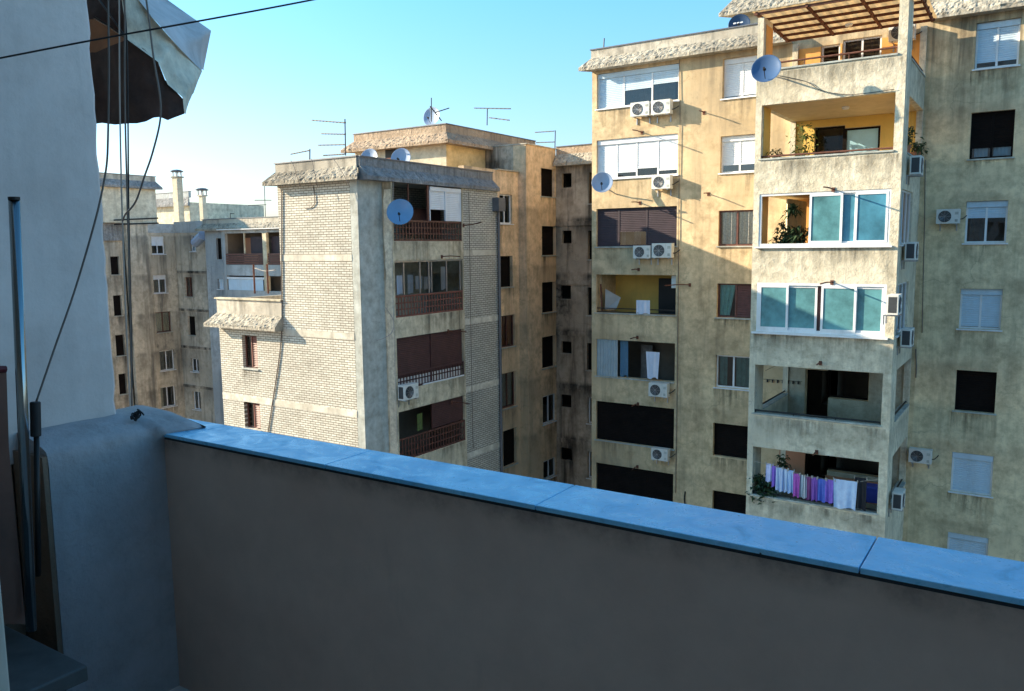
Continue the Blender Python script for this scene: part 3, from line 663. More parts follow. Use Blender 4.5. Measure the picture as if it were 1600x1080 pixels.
# measured opening bottoms at the left end
zbot = [wX.at(613,377)[1], wX.at(619,497)[1], wX.at(623,611)[1], wX.at(627,722)[1]]
orr = [(ul, ur, zb, zt) for zb, zt in zip(zbot, ztop)]
wall(BB, 'X', XS, 22.162, 26.42, GZ, 2.45, 'creamband', holes=[q for q in orr], t=.25)
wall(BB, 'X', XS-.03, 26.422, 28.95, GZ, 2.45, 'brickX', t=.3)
zs1 = wX.at(760,395)[1]
for k in range(4):
    m = MB(); wX.box(m, 26.43, 28.94, .018, .031, zs1-.1-2.8*k, zs1+.12-2.8*k); m.build('floor_band', 'band', BB)
# core
m = MB(); m.box(-23.9, -22.0, YB+2.2, 28.6, GZ, 2.6); m.box(-27.8, -24.1, YB+2.2, 28.6, GZ, -2.4); m.box(-21.9, XR-.4, YB+2.2, 22.5, GZ, 2.4); m.build('core', 'interior', BB)
m = MB(); m.box(XB0+.05, -19.9, YB+.25, 28.9, 2.46, 2.62); m.box(-27.85, XB0, YB+.3, 29, -2.35, -2.2); m.build('roof', 'roofing', BB)
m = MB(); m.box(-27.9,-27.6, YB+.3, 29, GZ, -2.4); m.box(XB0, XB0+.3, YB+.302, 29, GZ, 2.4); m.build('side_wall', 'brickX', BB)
m = MB(); m.box(XB0+.3, XS-.3, 28.6, 28.9, GZ, 2.45); m.build('back_wall', 'fin', BB)
cornice(BB, wB, XB0, XR, 3.15, 2.35, .38, 1, 1, apron='rough')
wC = W('X', XR+.0)
cornice(BB, W('X', XR+.12), YB-.0, 28.95, 3.14, 2.36, .40, 0, 0, strip='roughdark', apron='roughdark')
# lower wing cap
cornice(BB, wB, -27.9, XB0+.0, -1.95, -3.05, .42, 1, 0, split=.5)
m = MB(); m.box(-28.0, XB0, YB-.1, YB+.2, -1.94, -1.88); m.build('flashing', 'creamband', BB)
m = MB(); m.box(-27.9,-27.7, YB+.2, 26, -2.9, -1.96); m.build('roof_edge', 'strip', BB)
# side balconies
def lattice(m, w, a, b, z0, z1, d, step=.17, t=.045):
    n = int((b-a)/step)
    for i in range(n+1):
        u = a+(b-a)*i/n; w.box(m, u-t/2, u+t/2, d, d+.02, z0, z1)
    k = max(2, int((z1-z0)/.2))
    for j in range(k+1):
        z = z0+(z1-z0)*j/k; w.box(m, a, b, d+.021, d+.035, z-t/2, z+t/2)
um = (ul+ur)/2
for q in orr: stain(BB, W('X', XS+.002), ul, ur, q[2]-.02, .75)
for i, r in enumerate(orr):
    o = bayroom(BB, wX, r, 1.9, (('brickX','fin','interior','interior')[i], 'fin', 'interior'), .25)
    lat_h = (.72,.75,.55,.8)[i]; m = MB(); lattice(m, wX, ul+.03, ur-.03, r[2]+.05, r[2]+lat_h, .03); wX.box(m, ul, ur, .02, .07, r[2]+lat_h, r[2]+lat_h+.05); wX.box(m, ul, ur, .02, .07, r[2]+.002, r[2]+.05)
    m.build('lattice_railing', 'brown' if i in (0, 3) else ('redbrown' if i == 1 else 'maroon'), o)
    zb = r[2]+lat_h+.06; zt = r[3]
    if i == 0:
        m = MB(); um0 = ul+(ur-ul)*.5; wX.box(m, um0-.05, um0+.05, .04, .1, zb, zt-.01); m.build('post', 'brown', o); m = MB(); wX.box(m, ul+(ur-ul)*.22, ul+(ur-ul)*.22+.03, .04, .08, zb, zt-.01); m.build('post', 'brown', o)
        m = MB(); wX.box(m, um0+.08, ur-.03, .0, .08, zt-.2, zt-.05); slats(m, wX, um0+.1, um0+.1+(ur-um0)*.45, zb+.42, zt-.2, .06); slats(m, wX, um0+.14+(ur-um0)*.47, ur-.06, zb, zt-.2, .045)
        wX.box(m, um0+.06, um0+.1, .02, .1, zb, zt-.2); wX.box(m, um0+.1+(ur-um0)*.45, um0+.14+(ur-um0)*.47, .02, .1, zb, zt-.2); wX.box(m, ur-.06, ur-.02, .02, .1, zb, zt-.2)
        m.build('roller_shutter', 'whiteshut', o)
        bx(o, wX, (um0+.1, ur-.1, 1.0, 1.05, zb-.5, zb+.5), 'inner_wall', 'maroon')
        m = MB(); wX.box(m, ul+.02, ul+(ur-ul)*.47, .03, .05, r[2]+.0, r[2]+.05); m.build('white_rail', 'white', o)
    if i == 1:
        m = MB(); f = [0, .13, .36, .49, .53, .76, .98]
        for t_ in f: u = ul+.03+(ur-ul-.06)*t_; wX.box(m, u-.03, u+.03, .05, .1, zb, zt-.05)
        wX.box(m, ul, ur, .05, .1, zt-.07, zt-.003); w_o = m.build('sliding_frame', 'steel', o)
        m = MB(); P = wX.p; a_ = ul+(ur-ul)*.13; m.quad(P(a_,.075,zb), P(ur,.075,zb), P(ur,.075,zt-.06), P(a_,.075,zt-.06)); m.build('pane', 'dimglass', o)
    if i == 2:
        m = MB(); slats(m, wX, ul+.03, um-.02, r[2]+.42, zt-.02, .10); slats(m, wX, um+.03, ur-.03, r[2]+.42, zt-.02, .10); wX.box(m, um-.02, um+.03, .06, .1, r[2]+.1, zt-.02); m.build('roller_shutter', 'maroon', o)
        bx(o, wX, (ul+.02, ur-.1, .14, .16, r[2]+.02, r[2]+.62), 'white_screen', 'white')
        m = MB(); wX.box(m, ul+(ur-ul)*.35, ur-.05, -.02, .018, r[2]+.01, r[2]+.06); m.build('white_rail', 'white', o)
    if i == 3:
        m = MB(); slats(m, wX, um+.02, ur-.03, zb, zt-.02, .1); wX.box(m, um-.03, um+.02, .06, .11, zb, zt-.02); m.build('roller_shutter', 'maroon', o)
# rear ochre part
X1_, X2_ = -21.35, -20.92
s1 = [((780.5,303),(800.5,350),'case',dict(d=.1,glass='dimglass',label='white casement window at the top of the ochre wall')), ((781.9,400.4),(801.3,447.8),'dark',{}), ((783.5,494),(804.6,540),'browncurt',dict(d=.1,shutmat='redbrown',glass='dimglass',curtain='terracotta')), ((784,584.7),(806.5,633.5),'browncurt',dict(d=.12,glass='dimglass',curtain='lace')), ((786,674.4),(807.7,723),'dark',{})]
s2 = [((845.4,262.4),(866.9,308.3),'dark',{}), ((846.7,353.2),(868.5,398.5),'dark',dict(label='dark shuttered window with a small white box on its sill')), ((847,441.6),(867.5,486.6),'dark',{}), ((847,527.5),(868,571.5),'dark',{}), ((848,620),(868,657),'case',dict(d=.06,glass='dimglass')), ((849,721.6),(868,742.5),'case',dict(d=.06,glass='dimglass'))]
wall(BB, 'X', X1_, 28.902, 33.28, GZ, 3.55, 'ochre', s1, name='stair_wall')
wall(BB, 'X', X2_, 33.30, 36.1, GZ, 4.85, 'ochre', s2, name='stair_wall')
m = MB(); m.box(-23.35, X2_-.301, 33.3, 33.55, 2, 4.85); m.box(X1_-.302, X2_-.301, 33.301, 33.5, GZ, 3); m.build('side_wall', 'sooty', BB)
m = MB(); m.box(X1_-.29, X2_, 33.29, 33.299, GZ, 4.84); m.build('side_wall', 'ochre', BB)
m = MB(); m.box(-22.6, X1_-.301, 31.5, 31.7, 2.45, 3.55); m.build('side_wall', 'leftgrey', BB)
m = MB(); m.box(-22.7, X1_+.06, 31.44, 33.28, 3.551, 3.6); m.box(-23.3, X2_+.06, 33.26, 36.1, 4.851, 4.9); m.build('flashing', 'strip', BB)
m = MB(); m.box(-25.5, X1_-1.6, 29.2, 40, GZ, 3.45); m.box(-24, -22.6, 33.6, 40, 3.45, 4.8); m.build('core', 'ochre', BB)
# sooty back wall
s3w = [((877.8,271.3),(893,292.8),'hole',{}), ((878.3,360.7),(893,380.4),'hole',{}), ((876,446),(892,467.5),'hole',{}), ((877,533),(893,553),'hole',{}), ((876,616),(892.7,637.6),'hole',{}), ((875.7,698.6),(894,720.5),'hole',{}),
 ((920.5,269.5),(941,317.4),'dark',{}), ((918.8,360.7),(940,405.6),'dark',{}), ((918,449.5),(939,493.5),'dark',{}), ((917,536),(938,580),'dark',{}), ((918,621),(938,664),'case',{}), ((918,705),(938,750),'case',{})]
wG = W('Y', 36.1); wall(BB, 'Y', 36.1, X2_+.001, -12, GZ, 4.2, 'sooty', s3w, name='rear_wall')
cornice(BB, wG, X2_+.05, -12, 4.95, 4.0, .35, 0, 0, strip='roughwarm', apron='rough')
for y in (351, 443, 523, 607, 692):
    z = wG.at(900, y-2)[1]; m = MB(); wG.box(m, X2_+.02, -12, -.06, -.002, z-.12, z+.1); m.build('floor_band', 'sooty', BB)
m = MB(); m.box(-24, -12, 38.5, 44, GZ, 4.4); m.build('core', 'sooty', BB)
# penthouse on the roof
wQ = W('Y', 30.2); m = MB(); m.box(-29.0, -23.3, 30.2, 38, -3, 4.8); m.build('penthouse', 'pent', BB)
m = MB(); m.box(-23.299, -23.28, 30.21, 38, 2.4, 4.8); m.build('penthouse_side', 'pentX', BB)
cornice(BB, wQ, -29.0, -23.3, 5.62, 4.72, .5, 1, 1, apron='roughwarm', strip='roughwarm')
cornice(BB, W('X', -23.3), 30.2, 38, 5.62, 4.72, .5, 1, 0, apron='roughwarm', strip='roughwarm')
m = MB(); r = wQ.rect((602,230),(622,262)); wQ.box(m, r[0], r[1]+.1, -.02, .01, 3.2, r[3]); m.build('doorway', 'black', BB)
m = MB()
for j in range(6): m.box(-26.2, -25.6, 29.3, 29.9, 3.0+j*.2, 3.1+j*.2)
m.box(-26.1, -25.7, 29.4, 29.8, 2.6, 4.1); m.box(-26.3,-25.5,29.2,30.0,4.15,4.2); m.build('vent_stack', 'rust', BB)
# =================================================================== LEFT COURTYARD BUILDING
LB = thing('courtyard_building', 'beige courtyard apartment block far left with two chimneys and brown railed balcony', 'apartment block', (-52, 36, GZ))
XL = -54.1; wL = W('X', XL)
zt1 = 1.95
sL = [((172,401),(187.5,429),'dark',{}), ((176.5,462),(191.5,493),'dark',{}), ((180,524),(196,555),'dark',{}), ((185,585),(199,615),'dark',{})]
wall(LB, 'X', XL-.5, 26, 33.3, GZ, 1.3, 'left', sL)
wall(LB, 'X', XL, 33.301, 34.95, GZ, 1.97, 'left')
sM = [((236,369),(258.5,397),'shut',dict(f=.5)), ((239,430),(262,457.5),'shut',dict(f=.2,curtain='greycurt')), ((243,488.5),(269,518),'browncurt',dict(curtain='lace')), ((249,549),(274,577),'case',dict(curtain='greycurt',cspan=[(.08,.45,0),(.55,.95,0)])), ((250.5,606),(276,633.5),'case',dict(curtain='lace',cspan=[(.08,.3,0)]))]
wM = W('X', XL-.15)
wall(LB, 'X', XL-.15, 34.951, 37.19, GZ, 1.3, 'left', sM)
m = MB(); m.box(XL-.4, XL-.1, 34.96, 37.2, 1.302, 1.97); m.build('roof_edge', 'leftgrey', LB)
m = MB(); m.box(XL-.8, XL-.35, 26, 33.3, .75, 1.96); m.build('roof_edge', 'roughdark', LB)
wN = W('Y', 37.2)
sN = [((296,368),(306.5,393),'case',dict(curtain='bluecurt',glass='glass')), ((287.5,433),(301.5,464),'browncurt',dict(curtain='maroon')), ((293,494),(306,524.5),'dark',{}), ((297.5,560),(311,582),'case',{}), ((300,611),(314.5,641.5),'case',dict(curtain='greycurt'))]
wall(LB, 'Y', 37.2, XL-.15, -50.6, GZ, 1.3, 'left', sN)
for y in (425, 484, 541.5, 602):
    z = wN.at(290, y)[1]; m = MB(); wN.box(m, XL-.1, -50.6, -.07, -.002, z-.1, z+.08); m.build('floor_band', 'sooty', LB)
m = MB(); wN.box(m, XL-.14, -50.6, -.05, .25, 1.302, 2.12); m.build('roof_edge', 'leftgrey', LB)
YO2 = 36.3; wO = W('Y', YO2)
sO = [((337,372.5),(347,405.5),'dark',dict(sill=False)), ((339.5,436),(349.5,452),'shut',dict(f=1,shutmat='blueshut'))]
wall(LB, 'Y', YO2, -49.25, -47.6, GZ, 1.35, 'leftgrey', sO)
m = MB(); m.box(-49.5, -49.25, 36.3, 37.5, GZ, 1.35); m.build('side_wall', 'leftgrey', LB)
m = MB(); m.box(-50.6, -49.5, 37.2, 37.5, GZ, 1.3); m.build('wall', 'leftgrey', LB)
m = MB(); m.tube([(-49.9,36.9,GZ),(-49.9,36.9,1.6)], .14, 8); m.build('drain_pipe', 'darkmetal', LB)
cornice(LB, wO, -49.6, -30, 2.12, 1.35, .4, 1, 0, apron='rough', strip='strip')
# balcony part, plane 35.4
YP = 35.2; wPp = W('Y', YP)
px0, px1 = wPp.at(348,380)[0], wPp.at(470,380)[0]
zr0 = wPp.at(390,414)[1]; zr1 = wPp.at(390,399)[1]; zc = wPp.at(390,364)[1]; zlow = wPp.at(390,454)[1]; zb1 = wPp.at(390,431)[1]
hb = (px0+.25, px1-.25, zr0, zc); hb2 = (px0+.25, px1-.25, zlow, zb1)
wall(LB, 'Y', YP, px0, px1, GZ, zc+.2, 'leftgrey', holes=[hb, hb2], t=.2)
o = bayroom(LB, wPp, hb, 1.5, ('interior','fin','interior'), .2)
bx(o, wPp, (px0+.6, px0+2.0, 1.2, 1.25, zr0, zc-.3), 'painted_wall', 'terracotta')
m = MB(); 
for j in range(5): wPp.box(m, hb[0], hb[1], .0, .03, zr0+.02+j*.15, zr0+.14+j*.15)
m.build('railing', 'brown', o)
xa = wPp.at(381,380)[0]; xb_ = wPp.at(411,380)[0]; xc = wPp.at(413,380)[0]
m = MB(); wPp.box(m, xa-.04, xa+.04, .02, .1, zr1, zc); m.build('post', 'creamband', o); m = MB(); wPp.box(m, xb_-.0, xc+.25, -.05, .15, zlow, zc); m.build('post', 'creamband', o)
m = MB(); slats(m, wPp, xa+.3, xb_-.1, zr1, zc-.25, .3); slats(m, wPp, xc+.3, xc+2, zr1, zc-.25, .3); m.build('roller_shutter', 'purple', o)
o2 = bayroom(LB, wPp, hb2, 1.0, ('interior','fin','interior'), .2)
m = MB(); slats(m, wPp, hb2[0]+.1, xb_-.2, zlow, zb1-.25, .03); m.build('roller_shutter', 'blueshut', o2); bx(o2, wPp, (hb2[0], xb_, .0, .09, zb1-.24, zb1-.1), 'shutter_box', 'white')
m = MB(); wPp.box(m, px0-.2, px1, -.3, .3, zc+.22, zc+.27); m.build('canopy', 'white', LB)
# core + roof
m = MB(); m.box(-70, XL-3.0, 20, 60, GZ, 1.9); m.box(-57, -30, 39.2, 60, GZ, 1.9); m.build('core', 'left', LB)
# penthouses
m = MB(); m.box(-64, XL, 28, 35.75, 1.98, 4.55); m.build('penthouse', 'pent', LB)
cornice(LB, W('X', XL), 26, 35.75, 5.3, 4.4, .35, 0, 1, apron='roughdark', strip='strip', amp=.02)
m = MB(); q = onY(247,303,44); q2 = onY(297,303,44); m.box(q.x-3, q2.x-.2, 44, 52, 1.9, q.z-.9); m.build('penthouse', 'pent', LB)
cornice(LB, W('Y', 44), q.x-3, q2.x-.2, q.z, q.z-1.2, .4, 0, 1, apron='roughdark', strip='leftgrey', amp=.02)
def chimney(x0, x1, y, z1, name='chimney'):
    m = MB(); m.box(x0, x1, y, y+(x1-x0)*.8, 1.9, z1); o = m.build(name, 'pent', LB)
    m = MB(); m.box(x0-.08, x1+.08, y-.08, y+(x1-x0)*.85+.08, z1+.002, z1+.1); m.build('chimney_cap', 'strip', o)
    m = MB(); c = ((x0+x1)/2, y+(x1-x0)*.42, z1+.1)
    for a in range(4): m.beam((c[0]+.3*math.cos(a*1.57+.78), c[1]+.3*math.sin(a*1.57+.78), z1+.1), (c[0]+.3*math.cos(a*1.57+.78), c[1]+.3*math.sin(a*1.57+.78), z1+.45), .06)
    m.lathe((c[0],c[1],z1+.45), (0,0,1), [(.0,0),(.45,0),(.5,.06),(.3,.16),(0,.2)], 12); m.build('cowl', 'flash', o)
a = onY(268.5,278,40); chimney(a.x, a.x+.62, 40, a.z)
a = onY(310.5,307,40); chimney(a.x, a.x+.42, 40, a.z)
# =================================================================== OWN BALCONY
ZC = -.70
YN, YF = 1.827, 2.052
PW = thing('parapet_wall', 'brown grey rendered parapet wall topped with glossy blue stone slabs', 'wall', (0, 1.95, -1.75))
m = MB(); m.box(-2.90, 5, YN+.02, YF-.02, -1.75, ZC-.0265); m.build('wall_body', 'parapet', PW)
m = MB(); m.box(-2.90, 5, YN+.03, YF-.02, -22, -1.752); m.build('outer_wall', 'parapet', PW)
js = [-2.93, 1.4*-1.98, 1.4*-1.3856, 1.4*-.805, 1.4*-.2106, 1.4*.384, 1.4*.98, 1.4*1.57, 1.4*2.16, 5]
js = [-3.0, -2.72, -1.935, -1.127, -.30, .53, 1.36, 2.19, 3.02]
for i in range(len(js)-1):
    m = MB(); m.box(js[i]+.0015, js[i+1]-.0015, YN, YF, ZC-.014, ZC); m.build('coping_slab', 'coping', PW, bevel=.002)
m = MB(); m.box(-2.83, 4, YN+.012, YF-.03, ZC-.026, ZC-.0145); m.build('mortar_bed', 'black', PW)
# side parapet (low wall with rounded cap) to the left
SP = thing('side_parapet_wall', 'low bluish rendered side wall with rounded cap beside the tall pillar', 'wall', (-2.85, 1.7, -1.75))
def capwall():
    m = MB(); Y0_, Y1_ = 1.405, 2.1; n = 40; rows = []
    prof = [(-2.84,-1.75),(-2.84,-1.2),(-2.84,-.85),(-2.84,-.735),(-2.842,-.705),(-2.850,-.687),(-2.875,-.673),(-2.93,-.655),(-3.0,-.642),(-3.12,-.635),(-3.15,-.66),(-3.16,-.9)]
    Y1_ = 1.975
    for i in range(n+1):
        y = Y0_+(Y1_-Y0_)*i/n; k0 = max(0, min(1, (y-1.795)/.02)); k1 = max(0, min(1, (y-1.79)/.18)); row = []
        for j, (x, z) in enumerate(prof):
            xx = x; zz = z
            if 4 <= j <= 8: xx = x+(.035*k0+.055*k1)*(1 if j < 7 else (.7 if j == 7 else .3)); zz = z+(max(z, -.697)-z)*k0+.003*k1
            zz -= .02*max(0, (y-1.90)/.075)**2 if j >= 5 else 0
            k = .004*noise.noise(Vector((x*4+j, y*6, z*4)))+.002*noise.noise(Vector((j*2.3, y*25, z*9)))
            row.append((xx+(k if j > 1 else 0), y, zz+(k if 4 < j else 0)))
        rows.append(row)
    nv = len(m.v); c = len(prof)
    for r_ in rows: m.v += r_
    for i in range(n):
        for j in range(c-1): a = nv+i*c+j; m.f.append((a, a+c, a+c+1, a+1))
    m.poly([rows[0][j] for j in range(c)]+[(-3.16,Y0_,-1.75)]); m.poly([rows[-1][j] for j in reversed(range(c))]+[])
    return m
o = capwall().build('wall_body', 'cap', SP, smooth=False)
for p_ in o.data.polygons: p_.use_smooth = len(p_.vertices) == 4
m = MB(); m.box(-3.045, -2.84, 1.386, 1.403, -1.75, -.70); m.build('wall_end', 'brownplaster', SP)
# tall pillar
m = MB(); n = 60; Z0_, Z1_ = -.75, 2.6
PL = thing('pillar', 'tall pale plastered wall pillar with ragged right edge at far left', 'pillar', (-3.1, 1.5, -.63))
rows = []
for i in range(n+1):
    z = Z0_+(Z1_-Z0_)*i/n
    e = .010*noise.noise(Vector((3, 1, z*9)))+.006*noise.noise(Vector((9, 2, z*30)))
    ye = 1.785+e; rows.append([(-3.04,-1.5,z), (-3.04+.003*noise.noise(Vector((1,2,z*6))),ye-.05,z), (-3.043,ye-.012,z), (-3.053,ye,z), (-3.5,ye+.01,z)])
for i in range(n):
    for j in range(4): m.quad(rows[i][j], rows[i][j+1], rows[i+1][j+1], rows[i+1][j])
o = m.build('pillar_body', 'pillar', PL)
# own building around the camera (casts the shade over the balcony)
OB = thing('home_building', 'own apartment block around the balcony: ceiling, back wall and flank wall', 'apartment block', (0, -3, GZ))
m = MB(); m.box(-14, -3.2, -12, 1.7, GZ, 12); m.build('flank_wall', 'pillar', OB)
m = MB(); m.box(-3.19, 12, -12, -1.5, GZ, 12); m.build('back_wall', 'room', OB)
m = MB(); m.box(-3.19, 12, -1.49, 1.0, 1.15, 1.4); m.build('balcony_ceiling', 'room', OB)
m = MB(); m.box(5.0, 5.3, -1.49, 2.0, GZ, 1.14); m.build('end_wall', 'room', OB)
m = MB(); m.box(-3.19, -3.045, -1.49, 1.38, -1.75, -.752); m.build('low_wall', 'brownplaster', OB)
m = MB(); m.box(-3.1, 5, -1.49, YN+.02, -1.95, -1.751); tag(m.build('floor', 'room'), kind='structure')
# cabinet, pole, board, jamb
CB = thing('low_cabinet', 'low dark cabinet with grey worktop in the bottom left corner', 'cabinet', (-2.65, .9, -1.75))
m = MB(); m.box(-2.94, -2.42, .5, 1.19, -1.75, -1.301); m.build('body', 'black', CB)
m = MB(); m.box(-2.95, -2.37, .45, 1.24, -1.30, -1.25); m.build('worktop', 'cabtop', CB, bevel=.006)
def onXp(px, py, X): return tuple(onX(px, py, X))
SPo = thing('steel_pole', 'upright chromed steel tube leaning beside the pillar', 'pole', onXp(47,980,-2.62))
m = MB(); m.tube([onXp(22,312,-2.62), onXp(49,985,-2.62)], .0155, 20); m.build('tube', 'chrome', SPo, smooth=True)
m = MB(); a = Vector(onXp(22,312,-2.62)); m.tube([a+Vector((0,0,-.001)), a+Vector((0,0,.008))], .0165, 20); m.build('end_cap', 'darkmetal', SPo)
HD = thing('broom_handle', 'thin dark rod with black grip standing beside the steel pole', 'handle', onXp(56,900,-2.66))
m = MB(); m.tube([onXp(55,628,-2.66), onXp(56,682,-2.66)], .0155, 12); m.build('grip', 'black', HD, bevel=.003)
m = MB(); m.tube([onXp(57,682,-2.66), onXp(60,900,-2.66)], .0085, 10); m.build('rod', 'darkmetal', HD, smooth=True)
m = MB(); m.tube([onXp(34,560,-2.70), onXp(38,700,-2.70), onXp(46,960,-2.70)], .012, 10); m.build('shaft', 'black', HD)
BD = thing('wooden_board', 'brown board with dark red top edge leaning at the left edge', 'board', (-2.75, 1.1, -1.25))
m = MB(); p = [onXp(-60,578,-2.74), onXp(10,578,-2.74), onXp(14,700,-2.74), onXp(40,975,-2.74), onXp(-60,975,-2.74)]; m.poly(p); m.poly([tuple(Vector(q)-Vector((.02,0,0))) for q in reversed(p)]); m.quad(p[0], p[1], tuple(Vector(p[1])-Vector((.02,0,0))), tuple(Vector(p[0])-Vector((.02,0,0))))
m.quad(p[1], p[2], tuple(Vector(p[2])-Vector((.02,0,0))), tuple(Vector(p[1])-Vector((.02,0,0)))); m.quad(p[2], p[3], tuple(Vector(p[3])-Vector((.02,0,0))), tuple(Vector(p[2])-Vector((.02,0,0))))
m.build('panel', 'board', BD)
m = MB(); m.tube([onXp(-60,577,-2.735), onXp(9,577,-2.735)], .011, 8); m.build('edge_trim', 'darkred', BD)
m = MB(); m.box(-1.32, -1.18, .50, .54, -1.75, 1.1)
jr = onY(8, 975, .6); m = MB(); m.box(jr.x-.12, jr.x, .56, .6, -1.75, jr.z+.35); tag(m.build('door_frame', 'jamb', bevel=.004), 'pale door frame post at the lower left edge', 'door frame')
# =================================================================== AWNING
AW = thing('awning', 'torn dirty awning with pale side flaps and dark brown underside', 'awning', tuple(onY(200,60,3.4)))
def grid_patch(m, c00, c10, c11, c01, nu, nv, amp=.03, sag=0, ph=0):
    a = [Vector(q) for q in (c00, c10, c11, c01)]; nn = (a[1]-a[0]).cross(a[3]-a[0]).normalized(); base = len(m.v)
    for j in range(nv+1):
        for i in range(nu+1):
            s, t = i/nu, j/nv; p = (a[0]*(1-s)+a[1]*s)*(1-t)+(a[3]*(1-s)+a[2]*s)*t
            k = amp*(noise.noise(p*3+Vector((ph,0,0)))+.5*noise.noise(p*7))*math.sin(math.pi*s)**.5 if 0 < s < 1 else 0
            m.v.append(tuple(p+nn*k))
    for j in range(nv):
        for i in range(nu): q = base+j*(nu+1)+i; m.f.append((q, q+1, q+nu+2, q+nu+1))
def A_(px, py, y): return tuple(onY(px, py, y))
m = MB(); grid_patch(m, A_(225,-40,3.1), A_(316,-40,3.6), A_(330,46,3.6), A_(252,25,3.1), 10, 10, .02)
grid_patch(m, A_(252,25,3.1), A_(330,46,3.6), A_(316,111,3.55), A_(240,25,3.05), 10, 10, .02)
m = MB(); pts_top = [(190,-60,2.9),(205,-5,2.9),(245,35,2.95),(280,75,3.1),(314,110,3.3)]; pts_out = [(250,-60,3.6),(262,0,3.6),(290,20,3.6),(330,48,3.6),(318,108,3.62)]
def strip_mesh(m, A1, B1, nv=8, amp=.02, ph=0, sub=6):
    A1 = [Vector(onY(*q)) for q in A1]; B1 = [Vector(onY(*q)) for q in B1]
    def interp(L, t):
        k = t*(len(L)-1); i = min(int(k), len(L)-2); f = k-i; return L[i]*(1-f)+L[i+1]*f
    nu = (len(A1)-1)*sub; base = len(m.v)
    for i in range(nu+1):
        a, b = interp(A1, i/nu), interp(B1, i/nu)
        for j in range(nv+1):
            p = a*(1-j/nv)+b*(j/nv); nrm = Vector((.6,-.8,.1))
            k = amp*(noise.noise(p*4+Vector((ph,0,0)))+.6*noise.noise(p*9))*(0 if j in (0, nv) else 1); m.v.append(tuple(p+nrm*k))
    for i in range(nu):
        for j in range(nv): q = base+i*(nv+1)+j; m.f.append((q, q+1, q+nv+2, q+nv+1))
strip_mesh(m, pts_top, pts_out, 12, .045, 0, 8); a_, b_ = onY(190,-60,2.9), onY(250,-60,3.6)
nb = len(m.v); m.v += [tuple(a_), tuple(b_), (-3.3,1.71,3.3), (-3.9,1.71,3.3)]; m.f.append((nb,nb+1,nb+2,nb+3)); nb = len(m.v); m.v += [tuple(a_), (-3.9,1.71,3.3), (-7,1.71,3.0), tuple(onY(-150,-60,3.1))]; m.f.append((nb,nb+1,nb+2,nb+3)); m.build('canopy', 'awnlight', AW, smooth=True)
m = MB(); strip_mesh(m, [(172,-60,2.8),(190,-2,2.8),(199,62,2.82),(247,97,2.9),(262,132,2.95),(285,152,3.0),(287,176,3.02)], [(190,-60,2.9),(215,-2,2.9),(240,30,2.95),(272,66,3.08),(295,90,3.2),(316,111,3.32),(288,177,3.03)], 14, .06, 5, 8); m.build('side_flap', 'awnwarm', AW, smooth=True)
m = MB(); strip_mesh(m, [(-150,90,2.86),(150,82,2.86),(172,72,2.86),(199,62,2.86),(224,76,2.88),(247,97,2.92),(258,125,2.96),(275,143,2.99),(286,155,3.0)], [(-150,235,2.86),(158,192,2.85),(180,195,2.85),(200,193,2.86),(214,193,2.87),(228,190,2.88),(240,184,2.90),(250,183,2.92),(262,188,2.94),(272,184,2.97),(288,178,3.01)], 10, .045, 9, 7); m.build('front_valance', 'awndark', AW, smooth=True)
m = MB(); strip_mesh(m, [(-150,50,2.95),(150,30,2.95),(172,42,2.95),(200,62,2.95)], [(-150,92,2.90),(150,83,2.90),(172,74,2.90),(200,62,2.90)], 4, .005); m.build('lining', 'awnorange', AW, smooth=True)
m = MB(); strip_mesh(m, [(-150,-60,3.1),(150,-60,3.1),(175,-60,3.1),(196,-60,3.05)], [(-150,51,2.99),(150,31,2.99),(172,43,2.99),(201,63,2.99)], 6, .02, 2); m.build('underside', 'awndark', AW, smooth=True)
m = MB(); m.tube([A_(148,28,2.9), A_(172,42,2.9), A_(198,60,2.9)], .008, 6); m.tube([A_(148,-10,3.0), A_(199,62,2.86), A_(247,98,2.93)], .006, 6); m.build('frame_rod', 'darkmetal', AW)
# =================================================================== CABLES in front
def cable(pts, r, mat, label, name='cable', sm=True, cat='cable', group=None):
    # smooth catmull-rom
    P_ = [Vector(p) for p in pts]; out = []
    Q = [P_[0]*2-P_[1]]+P_+[P_[-1]*2-P_[-2]]
    for i in range(1, len(Q)-2):
        a, b, c, d = Q[i-1:i+3]; L_ = (c-b).length
        if (b-a).length > 2*L_: a = b+(a-b).normalized()*L_
        if (d-c).length > 2*L_: d = c+(d-c).normalized()*L_
        if i == 1 and L_ > 2*(d-c).length or i == len(Q)-3 and L_ > 2*(b-a).length: out.append(b.copy()); continue
        for k in range(8):
            t = k/8
            out.append(.5*((2*b)+(c-a)*t+(2*a-5*b+4*c-d)*t*t+(3*b-3*c+d-a)*t**3))
    out.append(P_[-1]); m = MB(); m.tube(out, r, 6); o = m.build(name, mat, smooth=True); return tag(o, label, cat, group)
cY = 2.3
def UP(x, y, Y): v = onY(x, y, Y); return (v.x, v.y, v.z+(4 if Y > 2 else 1.6))
def DN(x, y, Y): v = onY(x, y, Y); return (v.x, v.y, v.z-6)
cable([UP(171,-40,1.5), A_(171,-40,1.5), A_(169,0,1.5), A_(170,120,1.5), A_(168,240,1.5), A_(164,275,1.5), A_(150,340,1.47), A_(118,450,1.42), A_(85,545,1.36), A_(56,630,1.30)], .0035, 'cable', 'leftmost hanging cable that slants across the pillar to the black grip')
cable([UP(184,-40,cY), A_(184,-40,cY), A_(186,0,cY), A_(187,150,cY), A_(190,300,cY), A_(196,480,cY), A_(204,645,cY), DN(205,660,cY)], .0042, 'cablelt', 'pale vertical cable, second from the left of the hanging bundle')
